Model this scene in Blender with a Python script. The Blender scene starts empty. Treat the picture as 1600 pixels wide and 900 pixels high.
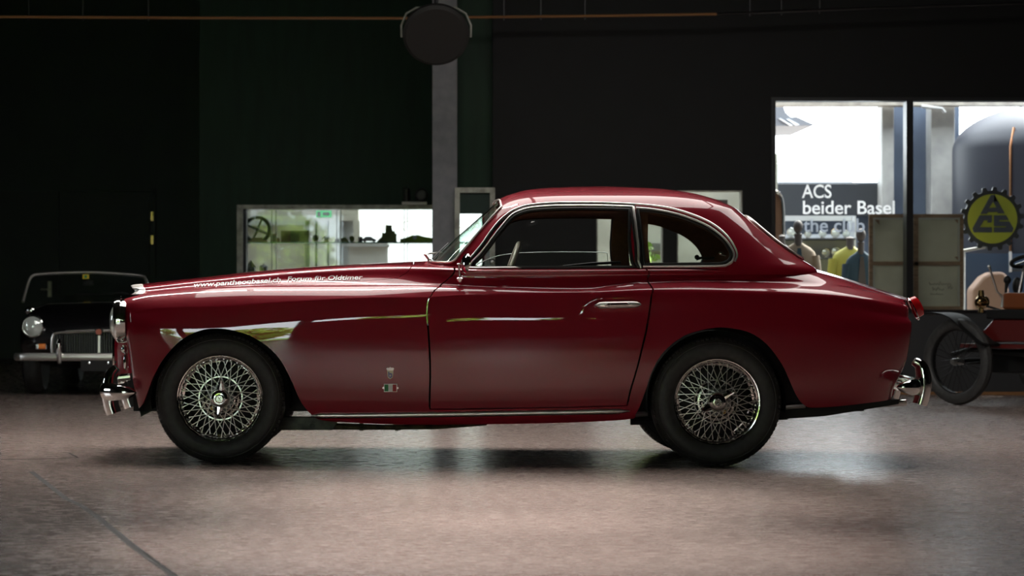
import bpy, bmesh, math, random
import numpy as np
from mathutils import Vector, Matrix, geometry
random.seed(7); rng = np.random.default_rng(7)
sc = bpy.context.scene
C = sc.collection
PI = math.pi
# ------------------------------------------------------------------ camera
S, D, XV, YH, GY = 0.0033, 12.95, 660.0, 470.0, 727.5   # metres per pixel at the car's near side, camera distance, vanishing point, ground row
CX, CZ = (XV-800)*S, (GY-YH)*S
def P(px, py, Y=0.0):
    s = S*(D+Y)/D
    return Vector((CX+(px-XV)*s, Y, CZ+(YH-py)*s))
def FZ(x): return -0.00644*(x+0.2245)                    # the hall floor falls slightly towards the right
cam = bpy.data.objects.new('camera', bpy.data.cameras.new('camera')); C.objects.link(cam)
cam.location = (CX, -D, CZ); cam.rotation_euler = (PI/2, 0, 0)
cam.data.sensor_width = 36; cam.data.sensor_fit = 'HORIZONTAL'; cam.data.lens = D/S*36/1600
cam.data.shift_x = (800-XV)/1600; cam.data.shift_y = (YH-450)/1600
cam.data.clip_end = 300
cam.data.dof.use_dof = True; cam.data.dof.focus_distance = D+0.1; cam.data.dof.aperture_fstop = 4.5
sc.camera = cam
# ------------------------------------------------------------------ world, daylight, exposure
W = bpy.data.worlds.new('sky'); sc.world = W; W.use_nodes = True
bg = W.node_tree.nodes['Background']; bg.inputs[0].default_value = (0.93, 0.97, 1.0, 1); bg.inputs[1].default_value = 8.0
sc.view_settings.view_transform = 'Standard'; sc.view_settings.look = 'None'
sc.view_settings.exposure = 0.0; sc.view_settings.gamma = 1.0; sc.view_settings.use_curve_mapping = False
def area(name, loc, rot, sx, sy, power, col=(1,1,1)):
    l = bpy.data.lights.new(name, 'AREA'); l.shape = 'RECTANGLE'; l.size = sx; l.size_y = sy; l.energy = power; l.color = col
    o = bpy.data.objects.new(name, l); C.objects.link(o); o.location = loc; o.rotation_euler = rot; return o
SUN = bpy.data.lights.new('sun','SUN'); SUN.energy = 30; SUN.angle = .01; SUN.color = (1,.95,.86)
so_ = bpy.data.objects.new('sun', SUN); C.objects.link(so_); so_.location = (6,6,20); so_.rotation_euler = Vector((-.45,-.55,-.95)).to_track_quat('-Z','Y').to_euler()
LAMP = 70.0; SOFT = 3.6; POOL = 1350            # emission of the ceiling lamps and panels; power of the added pendants
# ------------------------------------------------------------------ materials
def mat(name, col=(.5,.5,.5), rough=.5, metal=0.0, coat=0.0, spec=.5, emit=None, es=0.0, coat_rough=.03):
    m = bpy.data.materials.new(name); m.use_nodes = True
    b = m.node_tree.nodes['Principled BSDF']
    b.inputs['Base Color'].default_value = (*col, 1); b.inputs['Roughness'].default_value = rough
    b.inputs['Metallic'].default_value = metal; b.inputs['Coat Weight'].default_value = coat
    b.inputs['Coat Roughness'].default_value = coat_rough
    b.inputs['Specular IOR Level'].default_value = spec
    if emit: b.inputs['Emission Color'].default_value = (*emit, 1); b.inputs['Emission Strength'].default_value = es
    return m
def noisy(m, c1, c2, scale=8, detail=6, stretch=(1,1,1), lo=.35, hi=.65, bump=0.0, rough=None, coords='Object'):
    nt = m.node_tree; N = nt.nodes; L = nt.links; b = N['Principled BSDF']
    tc = N.new('ShaderNodeTexCoord'); mp = N.new('ShaderNodeMapping'); mp.inputs['Scale'].default_value = stretch
    nz = N.new('ShaderNodeTexNoise'); nz.inputs['Scale'].default_value = scale; nz.inputs['Detail'].default_value = detail
    cr = N.new('ShaderNodeValToRGB'); e = cr.color_ramp.elements
    e[0].position = lo; e[0].color = (*c1,1); e[1].position = hi; e[1].color = (*c2,1)
    L.new(tc.outputs[coords], mp.inputs[0]); L.new(mp.outputs[0], nz.inputs['Vector']); L.new(nz.outputs[0], cr.inputs[0])
    L.new(cr.outputs[0], b.inputs['Base Color'])
    if bump:
        bp = N.new('ShaderNodeBump'); bp.inputs['Strength'].default_value = bump; bp.inputs['Distance'].default_value = .01
        L.new(nz.outputs[0], bp.inputs['Height']); L.new(bp.outputs[0], b.inputs['Normal'])
    if rough:
        mr = N.new('ShaderNodeMapRange'); mr.inputs['To Min'].default_value = rough[0]; mr.inputs['To Max'].default_value = rough[1]
        L.new(nz.outputs[0], mr.inputs['Value']); L.new(mr.outputs[0], b.inputs['Roughness'])
    return m
def thin_glass(name, tint=(.93,.97,.95), refl=1.0, ior=1.5):
    m = bpy.data.materials.new(name); m.use_nodes = True; nt = m.node_tree; N = nt.nodes; L = nt.links
    N.remove(N['Principled BSDF']); out = N['Material Output']
    tr = N.new('ShaderNodeBsdfTransparent'); tr.inputs[0].default_value = (*tint,1)
    gl = N.new('ShaderNodeBsdfGlossy'); gl.inputs['Roughness'].default_value = .01; gl.inputs[0].default_value = (refl,refl,refl,1)
    fr = N.new('ShaderNodeFresnel'); mx = N.new('ShaderNodeMixShader')
    ge = N.new('ShaderNodeNewGeometry'); mr = N.new('ShaderNodeMapRange'); mr.inputs['To Min'].default_value = ior; mr.inputs['To Max'].default_value = 1/ior     # a thin sheet reflects alike from both faces
    L.new(ge.outputs['Backfacing'], mr.inputs['Value']); L.new(mr.outputs[0], fr.inputs[0])
    L.new(fr.outputs[0], mx.inputs[0]); L.new(tr.outputs[0], mx.inputs[1]); L.new(gl.outputs[0], mx.inputs[2]); L.new(mx.outputs[0], out.inputs[0])
    return m
M = {}
M['paint'] = mat('burgundy_paint', (.27,.0052,.019), .42, 0, 1.0, .1); M['paint'].node_tree.nodes['Principled BSDF'].inputs['Coat IOR'].default_value = 1.7; M['paint'].node_tree.nodes['Principled BSDF'].inputs['Coat Roughness'].default_value = .02
M['chrome'] = mat('chrome', (.83,.82,.80), .07, 1)
M['brushed'] = mat('satin_metal', (.62,.62,.60), .28, 1)
M['alloy'] = mat('hub_alloy', (.68,.70,.66), .22, 1)
M['rubber'] = noisy(mat('tyre_rubber', (.03,.03,.029), .55), (.022,.022,.021), (.038,.037,.035), 30)
M['rubber_trim'] = mat('black_rubber_trim', (.008,.010,.010), .4)
M['black'] = mat('black_underbody', (.010,.010,.010), .7)
M['under'] = noisy(mat('dusty_chassis', (.10,.115,.10), .65), (.05,.06,.05), (.18,.20,.16), 14)
M['rust'] = noisy(mat('dirty_exhaust', (.08,.06,.04), .65), (.03,.028,.018), (.16,.13,.07), 22)
M['brown'] = noisy(mat('brown_leather', (.13,.05,.022), .55), (.11,.042,.018), (.15,.06,.027), 40, bump=.1)
M['cream'] = mat('cream_plastic', (.62,.50,.44), .4)
M['white_ink'] = mat('white_lettering', (.85,.85,.85), .5)
def translucent(name, col):
    m = bpy.data.materials.new(name); m.use_nodes = True; N = m.node_tree.nodes; L = m.node_tree.links; N.remove(N['Principled BSDF'])
    a = N.new('ShaderNodeBsdfTranslucent'); b = N.new('ShaderNodeBsdfDiffuse'); x = N.new('ShaderNodeMixShader'); a.inputs[0].default_value = b.inputs[0].default_value = (*col,1); x.inputs[0].default_value = .08
    L.new(a.outputs[0], x.inputs[1]); L.new(b.outputs[0], x.inputs[2]); L.new(x.outputs[0], N['Material Output'].inputs[0]); return m
M['vinyl'] = translucent('white_vinyl_lettering', (.97,.97,.97))
M['glass'] = thin_glass('car_glass', (.95,.98,.965)); M['screen'] = thin_glass('windscreen_glass', (.80,.95,.88), .8, 1.22); M['dim_film'] = thin_glass('added_dimming_glass', (.52,.53,.51)); M['trim'] = mat('polished_moulding', (.88,.85,.81), .36, 1)
M['wglass'] = thin_glass('window_glass', (.94,.965,.97), .6, 1.3)
M['edge'] = mat('glass_edge', (.45,.55,.52), .1)
M['red_lens'] = mat('red_lens', (.62,.008,.012), .15, 0, 1.0)
M['lamp_glass'] = mat('headlamp_glass', (.72,.78,.74), .12, .35, 1.0)
M['amber'] = mat('amber_lens', (.75,.16,.01), .2, 0, .6)
M['blue'] = mat('blue_enamel', (.01,.02,.35), .3)
M['green_en'] = mat('green_enamel', (.01,.22,.07), .3)
M['red_en'] = mat('red_enamel', (.42,.008,.02), .3)
M['ivory'] = mat('ivory_enamel', (.75,.70,.52), .3)
M['yellow'] = mat('yellow_plastic', (.75,.55,.02), .4)
M['orange_dot'] = mat('red_dot', (.55,.06,.01), .4)

# ------------------------------------------------------------------ mesh helpers
class MB:
    def __init__(s): s.v = []; s.f = []; s.n = None
    def add(s, vs, fs):
        o = len(s.v); s.v += [tuple(p) for p in vs]; s.f += [tuple(o+i for i in f) for f in fs]; return s
    def box(s, a, b):
        (x0,y0,z0),(x1,y1,z1) = a, b
        x0,x1 = min(x0,x1),max(x0,x1); y0,y1 = min(y0,y1),max(y0,y1); z0,z1 = min(z0,z1),max(z0,z1)
        return s.add([(x0,y0,z0),(x1,y0,z0),(x1,y1,z0),(x0,y1,z0),(x0,y0,z1),(x1,y0,z1),(x1,y1,z1),(x0,y1,z1)],
                     [(3,2,1,0),(4,5,6,7),(0,1,5,4),(1,2,6,5),(2,3,7,6),(3,0,4,7)])
    def pbox(s, x0, y0, x1, y1, Ya, Yb):            # front face seen at these pixels at depth Ya, going back to Yb
        a, b = P(x0,y0,Ya), P(x1,y1,Ya); return s.box((a.x,Ya,a.z),(b.x,Yb,b.z))
    def tube(s, pts, r, n=8, cap=True, flat=1.0, up=None):
        pts = [Vector(p) for p in pts]; rs = r if isinstance(r,(list,tuple)) else [r]*len(pts)
        o = len(s.v); prev = None
        for i, p in enumerate(pts):
            t = (pts[min(i+1,len(pts)-1)]-pts[max(i-1,0)]).normalized()
            if prev is None:
                a = Vector(up) if up is not None else (Vector((0,0,1)) if abs(t.z) < .9 else Vector((1,0,0)))
            else: a = prev
            a = (a - t*a.dot(t)).normalized(); prev = a; b = t.cross(a)
            for k in range(n):
                q = 2*PI*k/n
                s.v.append(tuple(p + (a*math.cos(q) + b*math.sin(q)*flat)*rs[i]))
        for i in range(len(pts)-1):
            for k in range(n):
                s.f.append((o+i*n+k, o+i*n+(k+1)%n, o+(i+1)*n+(k+1)%n, o+(i+1)*n+k))
        if cap:
            s.f.append(tuple(o+k for k in range(n))[::-1]); e = o+(len(pts)-1)*n; s.f.append(tuple(e+k for k in range(n)))
        return s
    def lathe(s, prof, c=(0,0,0), axis='Y', n=48, closed=False):    # prof: (radius, along)
        o = len(s.v); c = Vector(c); m = len(prof)
        for r, h in prof:
            for k in range(n):
                q = 2*PI*k/n; a, b = r*math.cos(q), r*math.sin(q)
                s.v.append(tuple(c + Vector({'Y':(a,h,b),'Z':(a,b,h),'X':(h,a,b)}[axis])))
        for i in range(m if closed else m-1):
            j = (i+1) % m
            for k in range(n):
                s.f.append((o+i*n+k, o+i*n+(k+1)%n, o+j*n+(k+1)%n, o+j*n+k))
        return s
    def prism(s, poly, y0, y1, plane='XZ'):
        n = len(poly); mk = (lambda p,h: (p[0],h,p[1])) if plane=='XZ' else ((lambda p,h: (p[0],p[1],h)) if plane=='XY' else (lambda p,h: (h,p[0],p[1])))
        vs = [mk(p,y0) for p in poly]+[mk(p,y1) for p in poly]
        fs = [tuple(range(n)), tuple(range(2*n-1,n-1,-1))]+[(i,i+n,(i+1)%n+n,(i+1)%n) for i in range(n)]
        return s.add(vs, fs)
    def ball(s, c, r, sc3=(1,1,1), n=16, m=10):
        c = Vector(c); o = len(s.v)
        for i in range(m+1):
            a = PI*i/m
            for k in range(n):
                q = 2*PI*k/n
                s.v.append((c.x+r*sc3[0]*math.sin(a)*math.cos(q), c.y+r*sc3[1]*math.sin(a)*math.sin(q), c.z+r*sc3[2]*math.cos(a)))
        for i in range(m):
            for k in range(n): s.f.append((o+i*n+k, o+(i+1)*n+k, o+(i+1)*n+(k+1)%n, o+i*n+(k+1)%n))
        return s
    def build(s, name, m, parent=None, smooth=True, angle=35, bevel=0, **props):
        me = bpy.data.meshes.new(name); me.from_pydata(s.v, [], s.f)
        bm = bmesh.new(); bm.from_mesh(me); bmesh.ops.remove_doubles(bm, verts=bm.verts, dist=1e-6)
        bmesh.ops.recalc_face_normals(bm, faces=bm.faces)
        for f in bm.faces: f.smooth = smooth
        if smooth:
            for e in bm.edges:
                if len(e.link_faces) == 2 and e.calc_face_angle(0) > math.radians(angle): e.smooth = False
        bm.to_mesh(me); bm.free(); me.materials.append(M[m] if isinstance(m,str) else m)
        o = bpy.data.objects.new(name, me); C.objects.link(o)
        if parent: o.parent = parent
        if bevel:
            b = o.modifiers.new('bevel','BEVEL'); b.width = bevel; b.segments = 2; b.limit_method = 'ANGLE'
        for k, v in props.items(): o[k] = v
        return o
def thing(name, label, category, loc=(0,0,0), group=None):
    o = bpy.data.objects.new(name, None); C.objects.link(o); o.location = loc; o.empty_display_size = .1
    o['label'] = label; o['category'] = category
    if group: o['group'] = group
    return o
def tag(o, label, category, group=None):
    o['label'] = label; o['category'] = category
    if group: o['group'] = group
    return o
def struct(o): o['kind'] = 'structure'; return o
def text_mesh(name, s, size, m, parent=None, extrude=.001, bold=0.0, shear=0.0, flip=False, space=1.0):
    cu = bpy.data.curves.new(name, 'FONT'); cu.body = s; cu.size = size; cu.extrude = extrude; cu.offset = bold; cu.shear = shear; cu.space_character = space
    t = bpy.data.objects.new(name+'_tmp', cu); C.objects.link(t)
    dg = bpy.context.evaluated_depsgraph_get(); me = bpy.data.meshes.new_from_object(t.evaluated_get(dg))
    bpy.data.objects.remove(t); bpy.data.curves.remove(cu); me.name = name
    me.materials.clear(); me.materials.append(M[m] if isinstance(m,str) else m)
    xs = [v.co.x for v in me.vertices]; x0, x1 = min(xs), max(xs)
    for v in me.vertices: v.co.x = ((x1-v.co.x) if flip else (v.co.x-x0))
    if flip: me.flip_normals()
    o = bpy.data.objects.new(name, me); C.objects.link(o)
    if parent: o.parent = parent
    return o, x1-x0
def world_text(name, s, px0, px1, base, cap, Y, m, parent=None, flip=False, bold=0.0):      # upright lettering between two pixel columns at depth Y
    o, w = text_mesh(name, s, 1.0, m, parent, extrude=.004, bold=bold, flip=flip)
    a = P(px0, base, Y); b = P(px1, base, Y); h = (P(px0,cap,Y)-a).z
    o.location = a; o.rotation_euler = (PI/2,0,0); o.scale = ((b.x-a.x)/w, h/.70, 1); return o

# ================================================================== THE HALL
YW = 10.7                      # black wall with the big window
YG = 14.0                      # green wall with the display window
YD = 22.4                      # far wall with the double door
CEIL = 5.2
m_black = noisy(mat('black_wall_paint', (.0032,.0032,.0036), .6, 0, 0, .3), (.0027,.0027,.003), (.004,.004,.0045), 3)
m_green = noisy(mat('dark_green_wall_paint', (.0035,.028,.011), .55, 0, 0, .3), (.003,.024,.009), (.0045,.033,.013), 2.5, stretch=(4,1,.6))
m_dgreen = noisy(mat('deep_green_wall_paint', (.005,.026,.014), .5), (.004,.022,.012), (.006,.030,.016), 2)
m_pillar = noisy(mat('grey_pillar_paint', (.21,.21,.235), .6), (.19,.19,.21), (.24,.24,.26), 9)
m_ceil = mat('black_ceiling_paint', (.006,.006,.006), .8)
m_lower = mat('charcoal_dado_paint', (.030,.031,.033), .6)
m_frame = noisy(mat('worn_metal_frame', (.30,.30,.26), .45, .3), (.22,.22,.19), (.40,.40,.35), 12)
m_white = mat('white_paint', (.70,.70,.66), .5)
m_tan = mat('tan_wood_threshold', (.28,.13,.045), .5)
def floor_material():
    m = mat('worn_polished_floor', (.15,.12,.11), .3, 0, 0, .5)
    nt = m.node_tree; N = nt.nodes; L = nt.links; b = N['Principled BSDF']
    tc = N.new('ShaderNodeTexCoord')
    def noise(scale, st, det):
        mp = N.new('ShaderNodeMapping'); mp.inputs['Scale'].default_value = st
        nz = N.new('ShaderNodeTexNoise'); nz.inputs['Scale'].default_value = scale; nz.inputs['Detail'].default_value = det; nz.inputs['Roughness'].default_value = .62
        L.new(tc.outputs['Object'], mp.inputs[0]); L.new(mp.outputs[0], nz.inputs['Vector']); return nz
    fine = noise(34, (.42,1,1), 10); big = noise(.7, (1,1,1), 4); grit = noise(90, (1,1,1), 3)
    cr = N.new('ShaderNodeValToRGB'); e = cr.color_ramp.elements
    e[0].position = .33; e[0].color = (.19,.142,.125,1); e[1].position = .70; e[1].color = (.30,.236,.21,1)
    mx = N.new('ShaderNodeMath'); mx.operation = 'MULTIPLY_ADD'; mx.inputs[1].default_value = .75
    m2 = N.new('ShaderNodeMath'); m2.operation = 'MULTIPLY'; m2.inputs[1].default_value = .25
    L.new(big.outputs[0], m2.inputs[0]); L.new(fine.outputs[0], mx.inputs[0]); L.new(m2.outputs[0], mx.inputs[2])
    L.new(mx.outputs[0], cr.inputs[0]); L.new(cr.outputs[0], b.inputs['Base Color'])
    mr = N.new('ShaderNodeMapRange'); mr.inputs['From Min'].default_value = .3; mr.inputs['From Max'].default_value = .7
    mr.inputs['To Min'].default_value = .19; mr.inputs['To Max'].default_value = .32
    L.new(fine.outputs[0], mr.inputs['Value']); L.new(mr.outputs[0], b.inputs['Roughness'])
    bp = N.new('ShaderNodeBump'); bp.inputs['Strength'].default_value = .05; bp.inputs['Distance'].default_value = .003
    L.new(grit.outputs[0], bp.inputs['Height']); L.new(bp.outputs[0], b.inputs['Normal'])
    return m
XL, XR, YB = -9.5, 11.5, -17.0
fl = MB(); vs = []
for (x,y) in ((XL,YB),(XR,YB),(XR,YW+.1),(XR,YD),(XL,YD)): vs.append((x,y,FZ(x)))
vs = [(XL,YB,FZ(XL)),(XR,YB,FZ(XR)),(XR,YD+.3,FZ(XR)),(XL,YD+.3,FZ(XL))]
fl.add(vs+[(a,b,c-.2) for a,b,c in vs], [(0,1,2,3),(7,6,5,4),(0,4,5,1),(1,5,6,2),(2,6,7,3),(3,7,4,0)])
floor = struct(fl.build('floor', floor_material(), smooth=False))
m_joint = mat('dark_floor_joint', (.022,.019,.017), .7); m_joint2 = mat('light_floor_seam', (.30,.25,.21), .5); m_jsteel = mat('steel_joint_strip', (.10,.105,.105), .45, .4)
def floor_pt(px, py):
    # where the sight line through a pixel meets the floor
    z = 0.0; X = 0
    for _ in range(6):
        Y = (CZ-z)/((py-YH)*S/D)-D; p = P(px,py,Y); z = FZ(p.x)
    return Vector((p.x, Y, FZ(p.x)))
def joint(pts, w, m, name):
    mb = MB(); q = [floor_pt(*p) for p in pts]
    for a, b in zip(q, q[1:]):
        d = (b-a); nrm = Vector((-d.y, d.x, 0)).normalized()*w/2
        v4 = [a+nrm, a-nrm, b-nrm, b+nrm]
        mb.add([(p.x,p.y,FZ(p.x)+.0012) for p in v4]+[(p.x,p.y,FZ(p.x)-.004) for p in v4], [(0,1,2,3),(7,6,5,4),(0,4,5,1),(1,5,6,2),(2,6,7,3),(3,7,4,0)])
    return mb.build(name, m, floor, smooth=False)
joint([(49,737),(75,757),(104,780),(125,789),(150,806),(205,852),(268,897),(290,914)], .026, m_joint, 'floor_joint')
joint([(128,789),(152,805),(207,850),(280,905)], .012, m_jsteel, 'joint_strip')
joint([(-60,718.5),(60,717.5),(108,715.5),(121,715)], .02, m_joint, 'floor_joint')
joint([(108,708),(121,715)], .012, m_joint, 'floor_joint')
joint([(800,763),(960,769),(1100,778),(1260,788),(1440,798),(1700,810)], .006, m_joint2, 'floor_seam')
joint([(463,721),(520,721.5),(575,722)], .02, m_joint, 'floor_joint')
# --- walls
def wallbox(mb, x0, x1, z0, z1, y0, y1): return mb.box((x0,y0,z0),(x1,y1,z1))
gx = lambda px, Y: P(px,0,Y).x
gz = lambda py, Y: P(0,py,Y).z
xa, xb = gx(770,YW), XR; wx0 = gx(1209.5,YW); wx1 = gx(1660,YW); wz0, wz1 = gz(486,YW), gz(155,YW)
mb = MB()
pz0, pz1 = gz(500,YW), gz(297.5,YW); pc = [gx(v,YW) for v in (932,1036,1058,1160)]
wallbox(mb, xa, pc[0], -.15, CEIL, YW, YW+.22); wallbox(mb, pc[1], pc[2], -.15, CEIL, YW, YW+.22); wallbox(mb, pc[3], wx0, -.15, CEIL, YW, YW+.22)
for k in (0,2): wallbox(mb, pc[k], pc[k+1], -.15, pz0, YW, YW+.22); wallbox(mb, pc[k], pc[k+1], pz1, CEIL, YW, YW+.22)
wallbox(mb, wx0, wx1, wz1, CEIL, YW, YW+.22); wallbox(mb, wx1, xb, -.15, CEIL, YW, YW+.22)
wall_back = struct(mb.build('wall_back', m_black, smooth=False))
mb = MB(); wallbox(mb, wx0, wx1, -.15, wz0, YW, YW+.22); dado = struct(mb.build('wall_below_window', m_lower, smooth=False))
mb = MB(); wallbox(mb, gx(1090,YW), xb, FZ(5)-.05, FZ(5)+.028, YW-.07, YW-.003); struct(mb.build('baseboard_back', m_tan, smooth=False))
mb = MB(); a, b = gx(675.5,10.55), gx(714.5,10.55); wallbox(mb, a, b, -.1, CEIL, 10.55, 10.80); pil = struct(mb.build('pillar', m_pillar, smooth=False, bevel=.006))
mb = MB(); ds0, ds1, dzt = gx(717,YW+.15), gx(767,YW+.15), gz(298,YW+.15)
wallbox(mb, gx(712,YW+.15), ds0, -.1, CEIL, YW+.15, YW+.3); wallbox(mb, ds1, xa+.02, -.1, CEIL, YW+.15, YW+.3); wallbox(mb, ds0, ds1, dzt, CEIL, YW+.15, YW+.3); struct(mb.build('wall_green_strip', m_green, smooth=False))
# green wall with its display window opening
ox0, ox1, oz0, oz1 = gx(371,YG), xa-.02, gz(560,YG), gz(321,YG); glx = gx(312,YG)
mb = MB(); wallbox(mb, glx, ox0, -.1, CEIL, YG, YG+.3); wallbox(mb, ox0, ox1, oz1, CEIL, YG, YG+.3); wallbox(mb, ox0, ox1, -.1, oz0, YG, YG+.3); wallbox(mb, ox1, xa+.3, -.1, CEIL, YG, YG+.3)
struct(mb.build('wall_green', m_green, smooth=False))
mb = MB(); mb.prism([(glx,YG+.3),(glx+.22,YG+.3),(-3.28,YD),(-3.5,YD)],-.3,CEIL,'XY'); struct(mb.build('wall_return', m_dgreen, smooth=False))
mb = MB(); wallbox(mb, XL, -3.25, -.1, CEIL, YD, YD+.25); struct(mb.build('wall_far', m_dgreen, smooth=False))
mb = MB(); wallbox(mb, xa, xa+.22, -.1, CEIL, YW+.22, YG); struct(mb.build('wall_connecting', m_black, smooth=False))
LW = (3.0,4.6,1.2,2.6)  # unseen left-wall window, added for its daylight on the roadster
mb = MB(); wallbox(mb, XL-.25, XL, -.1, CEIL, YB, LW[0]); wallbox(mb, XL-.25, XL, -.1, CEIL, LW[1], YD+.25); wallbox(mb, XL-.25, XL, -.1, LW[2], LW[0], LW[1]); wallbox(mb, XL-.25, XL, LW[3], CEIL, LW[0], LW[1]); struct(mb.build('wall_left', m_black, smooth=False))
mb = MB(); wallbox(mb, XR, XR+.25, -.2, CEIL, YB, YW+.22); struct(mb.build('wall_right', m_black, smooth=False))
mb = MB(); wallbox(mb, XL-.25, XR+.25, CEIL, CEIL+.2, YB-.3, YW+.22); wallbox(mb, XL-.25, xa+.25, CEIL, CEIL+.2, YW+.22, YG+.3); wallbox(mb, XL-.25, glx+.25, CEIL, CEIL+.2, YG+.3, YD+.25)
struct(mb.build('ceiling', m_ceil, smooth=False))
# wall behind the camera: glazed front of the hall
WIN = [(-7.6,-4.75,.04,3.7), (-4.5,-2.3,.04,3.7), (-2.15,-.5,3.0,3.5), (-.3,1.2,2.0,2.45), (1.4,1.9,1.9,2.25)]
mb = MB(); xs = XL-.25
for (a,b,c,d) in WIN:
    wallbox(mb, xs, a, -.2, CEIL, YB-.3, YB); wallbox(mb, a, b, -.2, c, YB-.3, YB); wallbox(mb, a, b, d, CEIL, YB-.3, YB); xs = b
wallbox(mb, xs, XR+.25, -.2, CEIL, YB-.3, YB)
struct(mb.build('wall_front', m_black, smooth=False))
for i,(a,b,c,d) in enumerate(WIN):
    r = struct(thing('window_%d' % (i+3), '', '')); del r['label']; del r['category']
    f = MB(); t = .06
    f.box((a,YB-.2,c),(a+t,YB-.1,d)).box((b-t,YB-.2,c),(b,YB-.1,d)).box((a+t,YB-.2,c),(b-t,YB-.1,c+t)).box((a+t,YB-.2,d-t),(b-t,YB-.1,d))
    f.build('window_frame', m_black, r, smooth=False)
    MB().box((a+t,YB-.153,c+t),(b-t,YB-.147,d-t)).build('pane', 'wglass', r, smooth=False)
r = struct(bpy.data.objects.new('window_12', None)); C.objects.link(r)
MB().box((XL-.15,LW[0],LW[2]),(XL-.05,LW[0]+.06,LW[3])).box((XL-.15,LW[1]-.06,LW[2]),(XL-.05,LW[1],LW[3])).box((XL-.15,LW[0]+.06,LW[2]),(XL-.05,LW[1]-.06,LW[2]+.06)).box((XL-.15,LW[0]+.06,LW[3]-.06),(XL-.05,LW[1]-.06,LW[3])).build('window_frame', m_black, r, smooth=False)
MB().box((XL-.103,LW[0]+.06,LW[2]+.06),(XL-.097,LW[1]-.06,LW[3]-.06)).build('pane','wglass',r,smooth=False)
# outside, beyond the front windows: lawn, trees; beyond the display windows: paving and pale facades
m_lawn = noisy(mat('lawn', (.10,.22,.03), .8), (.07,.17,.02), (.16,.30,.05), 3)
m_pave = noisy(mat('outdoor_paving', (.38,.37,.35), .8), (.33,.32,.30), (.43,.42,.40), 2)
MB().box((-30,-45,-.4),(30,YB-.31,-.2)).build('ground_outside', m_lawn, smooth=False, kind='structure')
MB().box((-14,YG+.31,-.5),(30,34,-.25)).build('paving_outside', m_pave, smooth=False, kind='structure')

# ================================================================== CAR SURFACE MATHS
def pchip(x, y, q):
    x = np.asarray(x,float); y = np.asarray(y,float); q = np.asarray(q,float)
    h = np.diff(x); d = np.diff(y)/h; m = np.zeros_like(y)
    for i in range(1,len(x)-1):
        if d[i-1]*d[i] > 0:
            w1 = 2*h[i]+h[i-1]; w2 = h[i]+2*h[i-1]; m[i] = (w1+w2)/(w1/d[i-1]+w2/d[i])
    m[0] = d[0]; m[-1] = d[-1]
    i = np.clip(np.searchsorted(x,q)-1, 0, len(x)-2); t = (q-x[i])/h[i]
    return y[i]*(1+2*t)*(1-t)**2 + m[i]*h[i]*t*(1-t)**2 + y[i+1]*t*t*(3-2*t) + m[i+1]*h[i]*t*t*(t-1)
def gsmooth(a, sig):
    n = int(3*sig)+1; k = np.exp(-.5*(np.arange(-n,n+1)/sig)**2); k /= k.sum()
    p = np.concatenate([2*a[0]-a[n:0:-1], a, 2*a[-1]-a[-2:-n-2:-1]]); return np.convolve(p, k, 'valid')
YC = 0.74                                              # centre plane of the burgundy coupe
class Tab:
    """a surface sampled on a grid; domain coordinates (a,b) run 0..La, 0..Lb"""
    def __init__(s, pos, La, Lb):
        s.p = pos; s.nu, s.nt = pos.shape[:2]; s.La, s.Lb = La, Lb
        du = np.gradient(pos, axis=0); dt = np.gradient(pos, axis=1); n = np.cross(du, dt)
        n /= np.maximum(np.linalg.norm(n, axis=2, keepdims=True), 1e-12)
        out = pos - np.array([0,YC,.45]); out[...,0] = 0
        if (n*out).sum() < 0: n = -n
        s.n = n
        d = pos[...,1]+D; k = D/(S*d)
        s.scr = np.stack([XV+(pos[...,0]-CX)*k, YH-(pos[...,2]-CZ)*k], -1)
    def samp(s, A, ab):
        ab = np.atleast_2d(ab); u = np.clip(ab[:,0]/s.La,0,1)*(s.nu-1); t = np.clip(ab[:,1]/s.Lb,0,1)*(s.nt-1)
        i = np.minimum(u.astype(int), s.nu-2); j = np.minimum(t.astype(int), s.nt-2); fu = (u-i)[:,None]; ft = (t-j)[:,None]
        return A[i,j]*(1-fu)*(1-ft)+A[i+1,j]*fu*(1-ft)+A[i,j+1]*(1-fu)*ft+A[i+1,j+1]*fu*ft
    def pos(s, ab): return s.samp(s.p, ab)
    def nrm(s, ab):
        n = s.samp(s.n, ab); return n/np.linalg.norm(n, axis=1, keepdims=True)
    def inv(s, px, py, tmax=None, tmin=0):
        j1 = s.nt if tmax is None else int(tmax/s.Lb*(s.nt-1))+1; j0 = int(tmin/s.Lb*(s.nt-1))
        sub = s.scr[:,j0:j1]; d = ((sub-np.array([px,py]))**2).sum(-1); i, j = np.unravel_index(d.argmin(), d.shape); j += j0
        ab = np.array([i/(s.nu-1)*s.La, j/(s.nt-1)*s.Lb]); e = np.array([s.La/(s.nu-1), s.Lb/(s.nt-1)])
        for _ in range(6):
            f = s.samp(s.scr, ab)[0]-np.array([px,py])
            J = np.zeros((2,2))
            for k in range(2):
                q = ab.copy(); q[k] += e[k]*.5; r = ab.copy(); r[k] -= e[k]*.5
                J[:,k] = (s.samp(s.scr,q)[0]-s.samp(s.scr,r)[0])/e[k]
            if abs(np.linalg.det(J)) < 1e-6: break
            st = np.linalg.solve(J, f); st = np.clip(st, -4*e, 4*e); ab = np.clip(ab-st, [0,0], [s.La,s.Lb])
        return ab
    def trace(s, pts, **kw): return np.array([s.inv(x,y,**kw) for x,y in pts])
    def a_at(s, px, b):                                  # column whose projection lies at px on row b
        q = np.linspace(0,s.La,400); v = s.samp(s.scr, np.stack([q,np.full(400,b)],1))[:,0]; return float(np.interp(px, v, q))
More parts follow.
